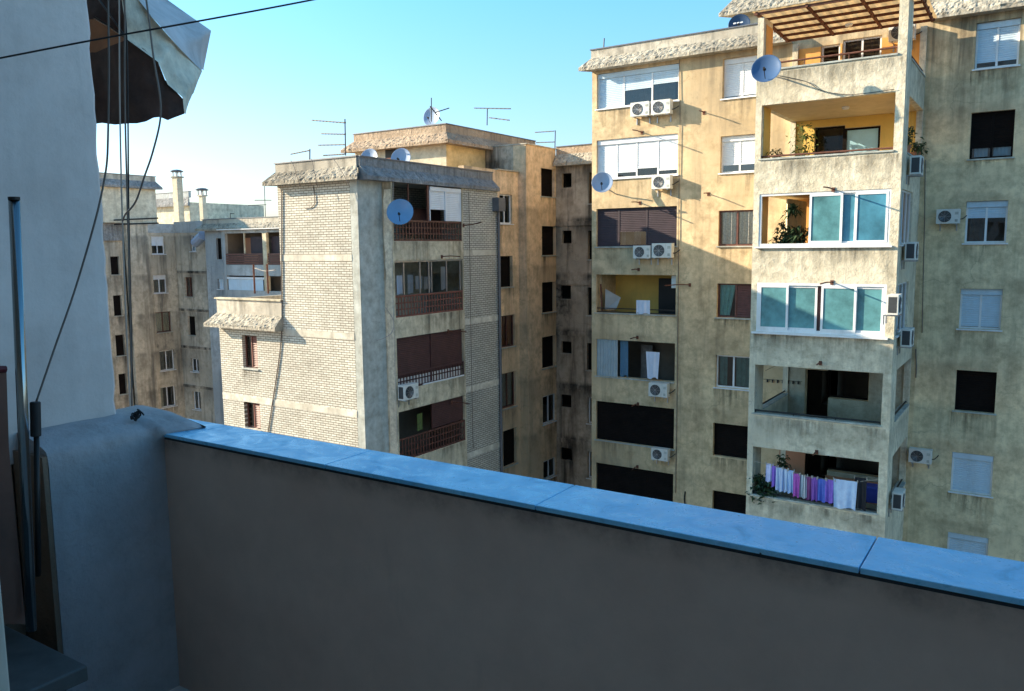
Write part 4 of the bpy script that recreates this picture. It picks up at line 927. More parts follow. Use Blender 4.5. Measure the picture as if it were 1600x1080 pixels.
cable([UP(193,-40,cY+.02), A_(193,-40,cY+.02), A_(195,20,cY+.02), A_(195,150,cY+.02), A_(199,320,cY+.02), A_(203,480,cY+.02), A_(207,646,cY+.02), DN(208,660,cY+.02)], .0046, 'cable', 'brown vertical cable in the middle of the hanging bundle')
cable([UP(190,-40,cY+.04), A_(190,-40,cY+.04), A_(198,60,cY+.04), A_(200,190,cY+.04), A_(201,320,cY+.04), A_(203,420,cY+.04), A_(206,560,cY+.04), A_(206,648,cY+.04), DN(207,660,cY+.04)], .0042, 'black', 'black vertical cable at the right side of the hanging bundle')
cable([UP(222,-40,cY-.05), A_(222,-40,cY-.05), A_(230,10,cY-.05), A_(240,90,cY-.05), A_(250,150,cY-.05), A_(250,190,cY-.05), A_(238,240,cY-.05), A_(226,275,cY-.05), A_(212,315,cY-.05), A_(196,335,cY-.03), A_(192,345,cY)], .0045, 'cable', 'loose dark cable curving away to the right of the hanging bundle')
wr_a, wr_b = onY(420,13,1.8), onY(560,-14,2.1)
cable([tuple(onX(-700,215,-3.04)), A_(-60,103,1.2), A_(0,91,1.25), A_(150,62,1.4), A_(300,35,1.6), A_(420,13,1.8), A_(560,-14,2.1), tuple(wr_b+(wr_b-wr_a)*9)], .0028, 'black', 'thin dark wire stretched across the top left over wall and sky')
m = MB(); random.seed(3)
c0 = onZ(202, 649, -.628)
for k in range(6):
    pts = []; rr = random.uniform(.008,.018); ph = random.random()*6
    for i in range(14): a = ph+i*.48; pts.append((c0.x+.01+rr*1.2*math.cos(a), c0.y+.01+rr*.7*math.sin(a)+.01*k*.5, c0.z-.012+.01*math.sin(a*1.7+k)+k*.0035))
    m.tube(pts, .003, 5)
tag(m.build('cable_coil', 'black', smooth=True), 'tangled black cable ends lying on the wall cap', 'cable')
# =================================================================== AC UNITS
def make_ac(w_=.82, h_=.56, d_=.30):
    t = thing('air_conditioner', 'x', 'air conditioner', (0,0,0), 'outdoor air conditioner units')
    m = MB(); m.box(-w_/2, w_/2, -d_-.1, -.1, 0, h_); m.build('casing', 'acwhite', t, bevel=.012)
    m = MB(); c = (-w_*.13, -d_-.102, h_*.5); R_ = h_*.40
    m.lathe(c, (0,-1,0), [(R_,0),(R_,.012),(R_*.93,.012),(R_*.93,.002),(0,.002)], 28); m.build('fan_grille', 'acdark', t)
    m = MB()
    for k in range(4): m.lathe((c[0],c[1]-.012,c[2]), (0,-1,0), [(R_*(.2+.2*k),0),(R_*(.2+.2*k)+.006,.004)], 24)
    for k in range(8): a = k*math.pi/4; m.beam((c[0],c[1]-.012,c[2]), (c[0]+R_*math.cos(a),c[1]-.012,c[2]+R_*math.sin(a)), .008)
    m.build('guard_wire', 'steel', t)
    m = MB(); m.box(w_*.29, w_*.44, -d_-.104, -d_-.1, h_*.62, h_*.8); m.build('badge', 'fin', t); m = MB(); m.box(w_*.3, w_*.42, -d_-.104, -d_-.1, h_*.12, h_*.3); m.build('label_plate', 'fin', t)
    m = MB(); m.box(-w_/2-.003, -w_/2, -d_-.06, -.14, .06, h_-.06); m.build('side_coil', 'acdark', t)
    for s in (-1, 1):
        m = MB(); m.box(s*w_*.35-.02, s*w_*.35+.02, -d_-.12, -.005, -.04, -.004); m.box(s*w_*.35-.02, s*w_*.35+.02, -.04, -.005, -.28, -.04); m.build('bracket', 'steel', t)
    m = MB(); m.tube([(w_/2,-.22,h_*.3),(w_/2+.08,-.2,h_*.32),(w_/2+.16,-.1,h_*.45),(w_/2+.2,-.02,h_*.55)], .018, 6); m.build('pipe', 'black', t, smooth=True)
    return t
ac0 = make_ac(); ac_used = [False]
def ac_scale(l, r, W_): pass
def place_ac(w, x0, x1, ybot, ymid, label):
    """unit standing off wall w; sighted by its front face px x0..x1 and bottom y"""
    wf = W(w.a, w.c-.4 if w.a == 'Y' else w.c+.4); a = wf.at(x0, ybot); b = wf.at(x1, ybot)
    u = (a[0]+b[0])/2; z = a[1]; loc = w.p(u, 0, z)
    o = ac0 if not ac_used[0] else copy_tree(ac0)
    ac_used[0] = True
    o.location = loc; o.rotation_euler.z = 0 if w.a == 'Y' else math.pi/2; s = 1.0
    wid = b[0]-a[0]
    if w.a == 'Y': s = max(.75, min(1.25, wid/.82))
    o.scale = (s, 1, s); o['label'] = label; return o
place_ac(wA, 985, 1014, 183, 0, 'left one of two air conditioners under the topmost balcony windows')
place_ac(wA, 1017, 1047, 180, 0, 'right one of two air conditioners under the topmost balcony windows')
place_ac(wA, 1018, 1047, 296, 0, 'air conditioner hung below the four white balcony shutters')
place_ac(wA, 989, 1016, 404, 0, 'left one of two air conditioners below the plum brown shutters')
place_ac(wA, 1018, 1049, 403, 0, 'right one of two air conditioners below the plum brown shutters')
place_ac(wA, 1013, 1042, 619, 0, 'air conditioner below the balcony with corrugated screen and hanging shirt')
place_ac(wA, 1017, 1043, 718, 0, 'air conditioner below the balcony closed by black brown shutters')
place_ac(wA, 1462, 1499, 350, 0, 'air conditioner on the right wall beside the half shuttered window')
place_ac(wA, 1419, 1455, 722, 0, 'air conditioner on the right wall above the lowest side unit')
place_ac(wX, 627, 659, 628, 0, 'air conditioner on the brick block under the white lattice balcony')
def place_ac_side(px, py, label):
    """unit on the tower's right flank near its back edge"""
    q = onX(px, py, TX1+.4); o = copy_tree(ac0); o.location = (TX1, q.y+.35, q.z); o.rotation_euler.z = math.pi/2; o.scale = (.8,1,1); o['label'] = label
place_ac_side(1438, 272, 'side air conditioner on the tower flank by the potted plants')
place_ac_side(1430, 407, 'side air conditioner on the tower flank below the upper white side window')
place_ac_side(1403, 493, 'side air conditioner in front of the lower white side window')
place_ac_side(1423, 543, 'side air conditioner on the tower flank below the lower white side window')
place_ac_side(1409, 799, 'lowest side air conditioner on the tower flank beside the laundry balcony')
for px, py, lb in ((266,380,'top'), (268,442,'second'), (270,500,'third'), (273,561,'fourth'), (277,618,'lowest')):
    q = onY(px-4, py, 37.0); m = MB(); m.box(q.x-.1, q.x+.45, 36.75, 37.15, q.z-.1, q.z+.6)
    tag(m.build('air_conditioner', 'acdark', bevel=.02), f'{lb} of five small dark units in the corner of the far left courtyard block', 'air conditioner', 'dark units in the courtyard corner')
# orange balcony AC
q = onY(1391, 66, YA-.35); o = copy_tree(ac0); o.location = (q.x+.35, YA-.03, q.z); o['label'] = 'air conditioner high on the orange wall of the top balcony'
# small white heater in balcony B4
m = MB(); r = wA.rect((1046,431),(1054.5,451)); wA.box(m, r[0], r[1], .2, .5, r[2], r[3]); o = m.build('water_heater', 'acwhite', bevel=.02); tag(o, 'small white box hung under the ceiling of the open ochre balcony', 'water heater')
# =================================================================== DISHES
def dish(c, n, R_, mat, label, pole_to=None, arm=True, squash=1.0):
    c = Vector(c); n = Vector(n).normalized(); t = thing('satellite_dish', label, 'satellite dish', tuple(c), 'satellite dishes')
    m = MB(); prof = [(R_*k/8, -R_*.22*(1-(k/8)**2)) for k in range(9)]+[(R_*1.015,.0),(R_*1.0,-.02)]+[(R_*k/8, -R_*.22*(1-(k/8)**2)-.015) for k in range(8, -1, -1)]
    m.lathe(c, n, prof, 36); m.build('reflector', mat, t, smooth=True)
    dn = Vector((0,0,-1)); dn = (dn-n*dn.dot(n)).normalized(); base = c+dn*R_*.75; lnb = c+n*R_*.75+dn*R_*.35
    m = MB(); m.tube([base, base+n*.05*R_, lnb], .012, 6); m.build('feed_arm', 'darkmetal', t)
    m = MB(); m.tube([lnb, lnb-n*.09], .035, 8); m.tube([lnb-n*.09, lnb-n*.12], .05, 8); m.build('receiver', 'black', t)
    if pole_to:
        m = MB(); b = c-n*(R_*.25+.03); m.tube([b, b-n*.08, Vector(pole_to[0])]+[Vector(q) for q in pole_to[1:]], .024, 8); m.build('mount_pole', 'steel', t)
    return t
q = onX(625,331,-18.95); dish(q, (.55,-.82,.28), .46, 'bluedish', 'big blue satellite dish on the brick block beside the lattice balcony', [(q.x-.35,q.y+.25,q.z-.25),(XS,q.y+.3,q.z-.3)])
q = onY(941,285,30.2); dish(q, (.35,-.9,.3), .43, 'dish', 'pale satellite dish at the left corner of the ochre block', [(q.x+.1,30.7,q.z-.3),(q.x+.25,31.0,q.z-.45)])
q = onY(1197,107,25.6); dish(q, (.1,-.95,.3), .44, 'slatedish', 'dark blue satellite dish on the tower left of the top balcony', [(q.x+.1,26.2,q.z-.15),(q.x+.35,26.7,q.z-.2)])
q = onY(1155,38,33); dish(q, (.2,-.95,.25), .42, 'navydish', 'navy satellite dish with white logo on the roof beside the tower', [(q.x,33.2,q.z-.8)])
m = MB(); pl = q+Vector((.2,-.95,.25)).normalized()*.05
for k in range(3): m.beam(pl+Vector((-.22+.14*k,-.02,.02)), pl+Vector((-.12+.14*k,-.02,.03)), .05)
lo = m.build('logo', 'white'); 
dd = [o for o in D.objects if o.get('label','').startswith('navy')][0]; lo.parent = dd; lo.location = -Vector(dd.location)
q = onY(674,182,33); dish(q, (.1,-.97,.2), .48, 'dish', 'blue satellite dish standing on the penthouse roof', [(q.x+.1,33.3,5.3)])
q = onY(576,247,25); dish(q, (.2,-.95,.3), .40, 'dish', 'left one of two pale dishes on the brick roof', [(q.x,25.3,2.6)])
q = onY(626,247,25.5); dish(q, (.3,-.9,.3), .42, 'dish', 'right one of two pale dishes on the brick roof', [(q.x,25.8,2.6)])
# =================================================================== ANTENNAS
def yagi(t, c, dirv, L, n, el=.35, ed=(0,0,1), mat='darkmetal'):
    c = Vector(c); d = Vector(dirv).normalized(); e = Vector(ed); m = MB(); m.tube([c, c+d*L], .026, 5)
    for i in range(n): p = c+d*L*(i+.3)/n; k = el*(1-.4*i/n); m.tube([p-e*k/2, p+e*k/2], .013, 4)
    m.build('boom', mat, t)
def antenna(px, py_top, py_bot, Y, label, booms):
    b = onY(px, py_bot, Y); tp = onY(px, py_top, Y); t = thing('antenna', label, 'antenna', tuple(b), 'roof antennas')
    m = MB(); m.tube([b, (b.x+.03, b.y, tp.z)], .025, 6); m.build('mast', 'darkmetal', t)
    for (x, y, x2, y2, n) in booms:
        a = onY(x, y, Y); c = onY(x2, y2, Y+.3); yagi(t, a, c-a, (c-a).length, n, .22, (.0,.7,.25))
    return t
antenna(540, 186, 243, 24, 'tall antenna mast with three stacked booms above the brick roof', [(540,192,487,188,10),(540,210,502,209,8),(540,226,497,227,7)])
antenna(484, 233, 250, 23, 'short antenna with one boom at the left of the brick roof', [(484,235,454,241,7),(538,241,505,243,8)])
antenna(674, 153, 190, 32, 'small tilted antenna beside the penthouse dish', [(672,166,690,189,4),(680,176,702,169,4)])
antenna(761, 170, 196, 33, 'wide antenna standing on the penthouse roof', [(798,170,741,169,9),(796,188,764,184,5)])
antenna(867, 204, 232, 37, 'antenna with two booms above the sooty rear wall', [(866,205,836,207,6),(866,222,838,223,5)])
antenna(415, 288, 343, 40, 'antenna cluster above the far left courtyard roof', [(398,313,424,313,6),(388,321,416,320,5)])
antenna(360, 333, 345, 40, 'tiny antenna left on the far courtyard roof', [(360,334,366,334,2)])
antenna(943, 60, 80, 31.5, 'short rod antenna at the left end of the ochre roof', [])
# =================================================================== BRACKET ARMS
def arm(w, px, py, L, label, drop=.0, side=0, second=True):
    u, z = w.at(px, py); t = thing('clothes_line_pole', label, 'bracket', w.p(u, 0, z), 'clothes line arms on the facades')
    m = MB(); m.tube([w.p(u,0,z), w.p(u+side*.3,-L*.5,z+.02), w.p(u+side*.6,-L,z-drop)], .022, 6); m.build('rod', 'rust', t)
    m = MB(); w.box(m, u-.05, u+.05, -.02, -.001, z-.08, z+.06); m.build('wall_plate', 'rust', t)
arm(wA, 1003, 207, .9, 'arm bracket between the two white shuttered balconies')
arm(wA, 1000, 317, .8, 'arm bracket above the plum brown shutters')
arm(wA, 998, 421, .7, 'arm bracket above the open ochre balcony')
arm(wA, 996, 527, .7, 'arm bracket above the corrugated screen balcony')
arm(wA, 997, 631, .6, 'arm bracket above the black brown shutters')
arm(wA, 996, 729, .5, 'lowest arm bracket on the ochre front')
arm(wT, 1302, 296, 1.3, 'arm bracket above the balcony glazing with the palm')
arm(wT, 1300, 441, 1.3, 'arm bracket above the four pane teal glazing', side=-.1)
arm(wT, 1282, 567, .5, 'stub bracket above the empty tower balcony')
arm(wT, 1276, 706, .5, 'stub bracket above the laundry balcony')
arm(wX, 690, 401, .9, 'arm bracket above the glazed brick block balcony')
arm(wX, 700, 517, .9, 'arm bracket above the maroon shuttered brick block balcony')
arm(wX, 706, 628, .9, 'arm bracket above the lowest brick block balcony')
arm(wX, 724, 352, .9, 'arm bracket beside the top lattice railing', -.1)
arm(wA, 1078, 445, 1.0, 'horizontal rod on the ochre wall beside the open balcony', side=-1.1)
arm(wA, 1107, 303, .5, 'short rod on the ochre wall below its second window')
arm(wA, 1100, 176, .5, 'short rod on the ochre wall below its top window')
# shirts etc
def cloth(w, u0, u1, z0, z1, d, mat, name, label, cat='laundry', group=None, taper=0, amp=.025, ph=0, sag=0):
    m = MB(); nu, nv = 14, 10; base = len(m.v)
    for j in range(nv+1):
        t = j/nv
        for i in range(nu+1):
            s = i/nu; uu = u0+(u1-u0)*(.5+(s-.5)*(1-taper*t)); z = z1-(z1-z0)*t*(1+.04*math.sin(s*7+ph))-sag*math.sin(math.pi*s)*(1-t)
            m.v.append(w.p(uu, d+amp*t*math.sin(s*9+ph)+amp*.6*math.sin(s*19+ph*2)*(.3+t), z))
    for j in range(nv):
        for i in range(nu): q = base+j*(nu+1)+i; m.f.append((q, q+1, q+nu+2, q+nu+1))
    o = m.build(name, mat, smooth=True); return tag(o, label, cat, group)
a0, z_a = wA.at(1010,549); a1, z_b = wA.at(1031,592)
cloth(wA, a0, a1, z_b, z_a, -.05, 'clothwhite', 'hanging_shirt', 'white shirt hanging in the dark balcony beside the corrugated screen', taper=.25)
a0, z_a = wA.at(994,469); a1, z_b = wA.at(1015,491)
cloth(wA, a0, a1, z_b, z_a, .02, 'clothwhite', 'hanging_towel', 'pale lilac towel over the rail of the open ochre balcony')
M['sheetp'] = plain('grey_plastic_sheet', (.35,.33,.31), .4, var=.15)
m = MB(); m.poly([wA.p(*wA.at(941,484)[:1],.25,wA.at(941,484)[1]), wA.p(wA.at(958,484)[0],.3,wA.at(958,484)[1]), wA.p(wA.at(962,466)[0],.5,wA.at(962,466)[1]), wA.p(wA.at(941,452)[0],.3,wA.at(941,452)[1])]); tag(m.build('plastic_sheet', 'sheetp'), 'slumped grey plastic sheet in the left corner of the open ochre balcony', 'plastic sheet')
m = MB(); p_ = wA.at(938,486); q_ = wA.at(936,444); m.beam(wA.p(p_[0],.15,p_[1]), wA.p(q_[0],.15,q_[1]), .06); m.build('x', 'rust') if False else tag(m.build('wooden_stick', 'rust'), 'brown upright stick at the left of the open ochre balcony', 'stick')
a0, z_a = wA.at(966,532); a1, z_b = wA.at(978,590)
M['bluecloth'] = plain('dark_blue_cloth', (.10,.20,.30), .9)
cloth(wA, a0, a1, z_b, z_a, .2, 'bluecloth', 'hanging_cloth', 'dark blue cloth hanging right of the corrugated screen')
# laundry on tower L6
cols = [('lav',(.62,.64,.92)),('violet',(.26,.14,.60)),('stripe',(.60,.72,.90)),('ice',(.50,.66,.88)),('sky',(.40,.58,.85)),('magenta',(.50,.12,.50)),('pearl',(.62,.72,.88)),('plum',(.22,.06,.20)),('blue',(.10,.16,.60)),('purple',(.25,.10,.45)),('sheetw',(.55,.68,.95)),('blackc',(.015,.015,.02))]
for n_, c_ in cols:
    mm = plain('laundry_'+n_, c_, .9, var=.15, scale=6)
    M['l_'+n_] = mm
# vertical stripes for some garments
def striped(name, c1, c2, f=40):
    m, nt, b = newmat(name); t = N(nt,'ShaderNodeTexCoord').outputs['Object']; wv = N(nt,'ShaderNodeTexWave'); wv.inputs['Scale'].default_value = f/6; wv.inputs['Distortion'].default_value = 1.5
    nt.links.new(t, wv.inputs['Vector']); nt.links.new(ramp(nt, wv.outputs['Fac'], .35, .6, c1+(1,), c2+(1,)), b.inputs['Base Color']); b.inputs['Roughness'].default_value = .9; return m
M['l_stripe'] = striped('laundry_stripe_blue', (.70,.78,.92), (.30,.42,.75)); M['l_ice'] = striped('laundry_stripe_ice', (.72,.8,.9), (.35,.5,.8)); M['l_pearl'] = striped('laundry_stripe_pearl', (.75,.8,.85), (.25,.3,.35), 24); M['l_sky'] = striped('laundry_stripe_sky', (.62,.74,.9), (.2,.4,.8))
items = [(160,197,620,718,'lav','pale lavender shirt, leftmost on the balcony line'),(190,220,632,745,'violet','violet garment between the lavender and first striped shirts'),(213,247,640,765,'stripe','blue and white striped shirt, third on the line'),(245,275,648,772,'ice','icy striped shirt left of the sky blue one'),(274,304,655,778,'sky','sky blue striped shirt left of the magenta top'),(304,336,672,796,'magenta','magenta top on the balcony line'),(336,374,680,802,'pearl','white shirt with dark stripes right of the magenta top'),(366,402,688,812,'plum','dark plum garment right of the white striped shirt'),(400,428,692,816,'purple','faded purple garment beside the plum one'),(428,476,700,822,'blue','bright blue garment in the middle of the line'),(474,520,704,828,'violet','violet garment left of the big white sheet'),(516,636,700,858,'sheetw','wide white sheet over the balcony rail'),(626,684,692,862,'blackc','black garment at the right end of the line')]
wl_ = W('Y', TY0-.1)
lp = []
for i, (x0, x1, y0_, y1_, c_, lb) in enumerate(items):
    a = wl_.at(1150+x0/3.3737, 540+y0_/3.3737); b = wl_.at(1150+x1/3.3737, 540+y1_/3.3737); ln = wl_.at(1150+x0/3.3737, 540+y1_/3.3737)
    zlow_ = (b[1]+ln[1])/2
    cloth(wl_, a[0], b[0], zlow_, a[1], -.02-.012*(i % 3), 'l_'+c_, 'hanging_garment' if i != 11 else 'hanging_sheet', lb, 'laundry', 'laundry drying on the tower balcony line', taper=(.1 if i % 2 else -.05), amp=.03, ph=i*1.7)
    lp.append(wl_.p(a[0], -.02, a[1])); lp.append(wl_.p(b[0], -.02, a[1]))
m = MB(); m.tube([(OX0+.1,TY0-.12,lp[0][2]+.02)]+lp[2:-2:3]+[(OX1,TY0-.12,lp[-1][2]+.02)], .006, 5)
for a_ in lp: m.box(a_[0]-.012, a_[0]+.012, a_[1]-.03, a_[1]+.01, a_[2]-.04, a_[2]+.05)
tag(m.build('clothes_line', 'cablelt'), 'thin clothes line carrying the laundry across the tower balcony', 'clothes line')
# laundry behind glass in brick block O2
r = orr[1]
for i, (f0, f1, t0, t1) in enumerate(((.12,.2,.38,.75),(.27,.35,.38,.75),(.38,.48,.42,.66),(.50,.6,.45,.68),(.76,.86,.2,.72))):
    zt_, zb_ = r[3]-(r[3]-r[2])*t0*.7, r[3]-(r[3]-r[2])*t1*.8
    cloth(wX, ul+(ur-ul)*f0, ul+(ur-ul)*f1, zb_, zt_, .35, 'clothwhite', 'hanging_towel', ('white towel at the open left edge of the glazed brick block balcony','narrow white towel second from left behind the balcony glass','square white towel third from left behind the balcony glass','square white towel left of the post behind the balcony glass','long white robe at the right behind the balcony glass')[i], 'laundry', 'laundry behind the brick block balcony glass')
r = orr[3]; cloth(wX, ul+(ur-ul)*.34, ul+(ur-ul)*.42, r[3]-1.0, r[3]-.35, .3, 'leafy', 'hanging_cloth', 'yellow green cloth in the lowest brick block balcony')
# =================================================================== PLANTS
def plant(base, h, wd_, nl, mat, name, label, pot=True, leafl=.3, kind='bush', seed=1):
    rnd = random.Random(seed); base = Vector(base); t = thing(name, label, 'plant', tuple(base)); ph_ = .22
    if pot:
        m = MB(); m.lathe(base, (0,0,1), [(0,0),(.11,0),(.15,ph_),(.165,ph_),(.165,ph_+.03),(.14,ph_+.03),(.14,ph_-.01),(0,ph_-.01)], 16); m.build('pot', 'pot', t)
    m = MB(); s = MB()
    top = base+Vector((0,0,ph_))
    stems = 1 if kind == 'palm' else 5
    for k in range(stems):
        dx, dy = rnd.uniform(-.5,.5)*wd_, rnd.uniform(-.3,.3)*wd_
        s.tube([top, top+Vector((dx*.4,dy*.4,h*.5)), top+Vector((dx,dy,h*.85))], .012, 5, .005)
    for k in range(nl):
        if kind == 'palm':
            lv = rnd.choice((.38,.46,.54,.62,.95)); sp = .45 if lv < .9 else .12; c = top+Vector((rnd.uniform(-sp,sp)*wd_, rnd.uniform(-.2,.2)*wd_, h*(lv+rnd.uniform(-.05,.05)))); az = rnd.random()*6.28; el = rnd.uniform(-.2,1.2); L = leafl*rnd.uniform(.7,1.25); wl2 = .04
        else:
            c = top+Vector((rnd.gauss(0,.28)*wd_, rnd.gauss(0,.25)*wd_, rnd.uniform(.05,1)*h)); az = rnd.random()*6.28; el = rnd.uniform(-.7,.9); L = leafl*rnd.uniform(.5,1.2); wl2 = L*.28
        d = Vector((math.cos(az)*math.cos(el), math.sin(az)*math.cos(el), math.sin(el))); x = d.cross(Vector((0,0,1))).normalized()
        p1 = c+d*L*.5+Vector((0,0,.02)); p2 = c+d*L-Vector((0,0,L*.35))
        m.poly([c, p1-x*wl2, p2, p1+x*wl2])
    s.build('stem', 'rust', t); m.build('foliage', mat, t); return t
plant((-6.95,27.35,tz[3][1]+.17), 1.95, 1.0, 420, 'leaf', 'potted_palm', 'dark spiky palm in the open part of the balcony glazing', kind='palm', leafl=.38, seed=4)
plant((-7.35,27.5,tz[3][1]+.17), 1.45, .6, 160, 'leaf', 'potted_plant', 'low bushy plant left of the spiky palm', kind='palm', leafl=.35, seed=9)
q = onY(1256,240,30.3); plant((q.x,30.3,tz[2][1]+.17), 2.2, .7, 230, 'leafy', 'climbing_plant', 'tall climbing plant beside the dark sliding door', leafl=.18, seed=2)
q = onY(1212,243,27.2); plant((q.x,27.2,tz[1][0]-.35), .5, .4, 80, 'leafy', 'potted_plant', 'small light plant at the left corner of the yellow balcony', leafl=.14, seed=5)
q = onX(1421,232,TX1); plant((TX1-.1,q.y,tz[1][0]+.05), .55, .4, 130, 'leaf', 'potted_plant', 'taller plant on the side ledge of the yellow balcony', leafl=.16, seed=6)
q = onX(1436,240,TX1); plant((TX1-.1,q.y,tz[1][0]+.05), .32, .6, 130, 'leaf', 'potted_plant', 'low spreading plant on the side ledge near the back wall', leafl=.16, seed=7)
plant((-7.58,26.98,tz[5][0]-.42), .85, .75, 420, 'leaf', 'potted_plant', 'shaggy green plant at the left end of the laundry balcony', leafl=.2, seed=8)
q = onY(1222,722,29.5); plant((q.x,29.5,q.z-.9), .9, .35, 90, 'leaf', 'potted_plant', 'dark plant deep in the laundry balcony', leafl=.2, seed=11)
# orange panel and stored things in L6
m = MB(); r = wA.rect((1219,702),(1257,760)); m.box(r[0], r[1], YA-.1, YA-.035, r[2], r[3]); o = m.build('painted_panel', 'terracotta', RB)
m = MB(); r = wA.rect((1290,742),(1371,800)); m.box(r[0], r[1], YA-.08, YA-.035, r[2], r[3]-.0); m.build('painted_panel', 'terracotta', RB)
M['bluebox'] = plain('blue_plastic', (.04,.06,.35), .4)
q = onY(1362,770,28.5); m = MB(); m.box(q.x-.35, q.x+.3, 28.3, 28.8, q.z-.3, q.z+.25); tag(m.build('storage_box', 'bluebox', bevel=.04), 'blue plastic box right behind the laundry', 'box')
# lamps, pegs, white junk in L5/L6
for (Y_, zc_, lb) in ((28.6, tz[1][1]-.0, 'round ceiling lamp of the yellow balcony'), (28.6, 7.0, 'small lamp under the pergola of the top balcony')):
    m = MB(); m.lathe((-5.7, Y_, zc_-.09), (0,0,1), [(0,0),(.09,.01),(.12,.05),(.12,.088)], 16); tag(m.build('ceiling_lamp', 'white', smooth=True), lb, 'lamp')
m = MB(); z_ = tz[4][1]-.35; m.tube([(TX0+.22,27.8,z_),(TX0+.22,30.8,z_)], .006, 5); m.tube([wA.p(wA.at(1192,592)[0],-.06,wA.at(1192,592)[1]), wA.p(wA.at(1254,596)[0],-.06,wA.at(1254,596)[1])], .008, 5)
for k in range(7):
    a = wA.at(1200+k*8, 593+k*.5); m.box(a[0]-.03, a[0]+.03, YA-.09, YA-.05, a[1]-.1, a[1]+.02)
tag(m.build('peg_line', 'darkmetal'), 'thin line with pegs on the wall of the empty tower balcony', 'clothes line')
# =================================================================== FACADE CABLES AND PIPES
def fcable(w, pts, r, mat, label, off=.03):
    P3 = []
    for p in pts:
        u, z = w.at(p[0], p[1]); P3.append(w.p(u, -off, z))
    return cable(P3, r, mat, label, 'facade_cable')
fcable(wB, [(441,297),(441,400),(441,515),(437,560),(428,620),(419,680)], .022, 'cable', 'long dark cable running down the cream brick front')
fcable(wB, [(491,292),(493,316),(487,324),(477,326)], .016, 'cable', 'short hooked cable under the brick roof edge')
fcable(W('X', XR), [(588,480),(600,500),(598,518),(586,527),(574,531)], .016, 'cablelt', 'pale loose cable loop beside the brick block balconies', .45)
fcable(wA, [(1062,88),(1063,200),(1061,330),(1060,470),(1058,640),(1056,770)], .012, 'cable', 'thin cable down the seam between ochre balconies and wall')
fcable(wT, [(1215,118),(1260,128),(1285,142),(1330,148),(1398,140)], .010, 'black', 'thin black wire drooping along the top tower parapet', .04)
fcable(wA, [(1446,250),(1445,330),(1443,420),(1441,520)], .014, 'cable', 'dark cable in the corner between tower and right wall')
fcable(wX, [(731,300),(733,420),(735,560),(738,700)], .012, 'cable', 'thin cable on the shaded brick side wall', .05)
fcable(wX, [(614,282),(612,400),(615,520),(620,690)], .010, 'cablelt', 'pale wire beside the stacked brick block balconies', .02)
for k_, (xa_, xb2, lb_) in enumerate(((455,470,'leftmost'),(487,497,'middle'),(520,548,'rightmost'))):
    fcable(W('Y', YB-.46), [(xa_,250-k_*2),(xa_+(xb2-xa_)*.4,262),(xb2,292)], .010, 'cable', lb_+' of three thin wires hanging over the brick roof edge')
fcable(wA, [(1072,800),(1070,780),(1071,768)], .03, 'black', 'short black pipe low on the ochre wall')
fcable(wA, [(1431,545),(1432,575),(1431,590)], .02, 'cable', 'drain hose below the lower side air conditioner')
m = MB(); q0 = onX(776,330,XS+.1); m.tube([(XS+.06,28.88,GZ),(XS+.06,28.88,q0.z)], .06, 8); m.box(XS-.1, XS+.3, 28.55, 29.05, q0.z, q0.z+.55); o = m.build('drain_pipe', 'flash'); tag(o, 'dark rainwater pipe with box hopper at the corner of the brick block', 'pipe')
# poles with rope on wing terrace
TZ = wPp
for px, lb in ((398,'left one of two rusty poles on the brick wing terrace'), (419,'right one of two rusty poles on the brick wing terrace')):
    a = onY(px, 455, 22); b = onY(px, 413, 22); m = MB(); m.tube([(a.x,22,a.z-.1),(a.x,22,b.z)], .04, 6); tag(m.build('terrace_pole', 'rust'), lb, 'pole', 'poles on the brick wing terrace')
a = onY(398,419,22); b = onY(430,422,22); cable([a, (a+b)/2-Vector((0,0,.08)), b], .015, 'cablelt', 'white line tied between the rusty terrace poles', 'terrace_line')
m = MB(); q = onY(205,342,33); a = onX(178,344,XL+.3); b = onX(247,341,XL+.3); m.tube([a, b], .05, 5); m.tube([a-Vector((0,0,.3)), b-Vector((0,0,.35))], .05, 5); tag(m.build('roof_pipe', 'darkmetal'), 'pair of dark pipes along the far left roof terrace', 'pipe')
# satellite box by courtyard
q = onY(305,375,36.6); m = MB(); m.tube([(q.x,36.6,q.z-.2),(q.x+1.2,36.4,q.z+.3)], .35, 10); tag(m.build('boiler_tank', 'dish'), 'grey blue tank hung in the corner of the far left courtyard', 'tank')
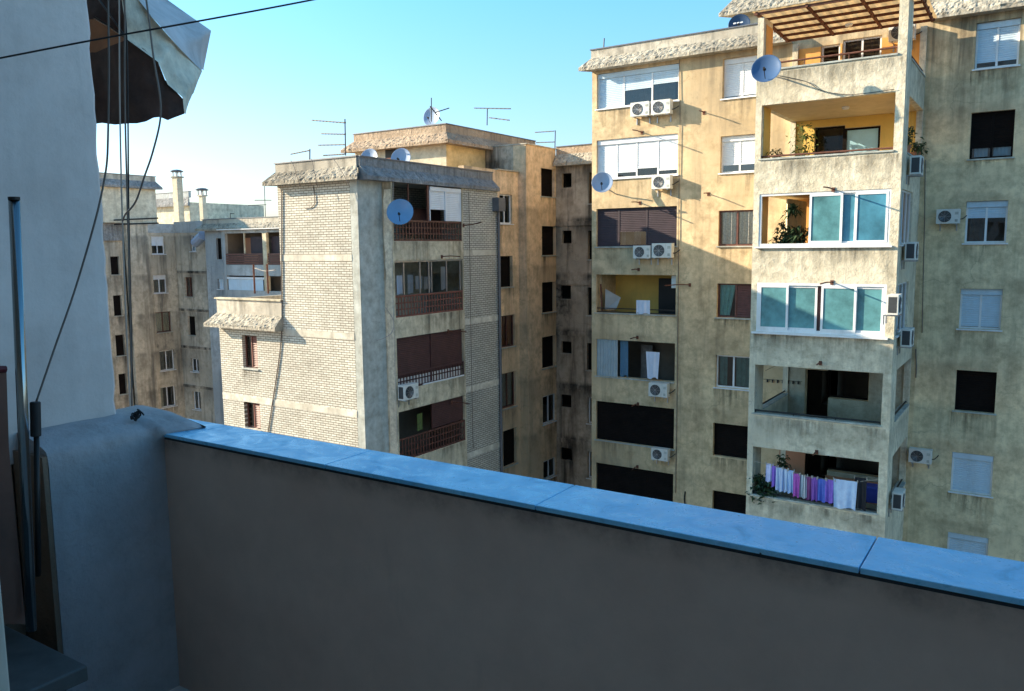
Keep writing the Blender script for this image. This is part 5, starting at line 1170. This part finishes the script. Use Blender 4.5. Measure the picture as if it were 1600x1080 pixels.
# =================================================================== CAMERA, LIGHT, WORLD
cam = D.cameras.new('camera'); co = D.objects.new('camera', cam); C.objects.link(co)
cam.sensor_width = 36; cam.lens = FPX*36/1600; cam.clip_start = .05; cam.clip_end = 3000
from mathutils import Matrix
mt = Matrix((Rv, Uv, -Fv)).transposed().to_4x4(); co.matrix_world = mt
bpy.context.scene.camera = co
L = Vector((2.85, 1.0, -1.12)).normalized()
sun = D.lights.new('sun', 'SUN'); so = D.objects.new('sun', sun); C.objects.link(so); sun.energy = 12.5; sun.angle = math.radians(.5); sun.color = (1.0, .84, .62)
so.rotation_euler = L.to_track_quat('-Z', 'Y').to_euler()
wd_ = D.worlds.new('World'); bpy.context.scene.world = wd_; wd_.use_nodes = True; nt = wd_.node_tree
sky = nt.nodes.new('ShaderNodeTexSky'); sky.sky_type = 'NISHITA'; sky.sun_disc = False
elev = math.asin(-L.z); sky.sun_elevation = elev; sky.sun_rotation = math.atan2(-L.x, -L.y)
sky.air_density = 1.3; sky.dust_density = 1.2; sky.ozone_density = 1.5; sky.altitude = 100
tcw = nt.nodes.new('ShaderNodeTexCoord'); sxw = nt.nodes.new('ShaderNodeSeparateXYZ'); nt.links.new(tcw.outputs['Generated'], sxw.inputs[0])
cr_ = nt.nodes.new('ShaderNodeValToRGB'); nt.links.new(sxw.outputs['Z'], cr_.inputs['Fac']); e_ = cr_.color_ramp.elements
e_[0].position = 0.0; e_[0].color = (.60,.66,.96,1); e_[1].position = .5; e_[1].color = (.36,.75,.95,1)
x_ = e_.new(.12); x_.color = (.54,.70,.98,1); x_ = e_.new(.3); x_.color = (.40,.79,1.0,1)
vm = nt.nodes.new('ShaderNodeVectorMath'); vm.operation = 'MULTIPLY'; nt.links.new(sky.outputs[0], vm.inputs[0]); nt.links.new(cr_.outputs[0], vm.inputs[1])
vs = nt.nodes.new('ShaderNodeVectorMath'); vs.operation = 'SCALE'; vs.inputs['Scale'].default_value = 2.25; nt.links.new(vm.outputs[0], vs.inputs[0])
bg = nt.nodes['Background']; nt.links.new(vs.outputs[0], bg.inputs[0]); bg.inputs[1].default_value = .15
sc = bpy.context.scene
sc.view_settings.view_transform = 'Standard'; sc.view_settings.look = 'None'; sc.view_settings.exposure = 0
for o in list(D.objects):
    if '_o' in o: del o['_o']
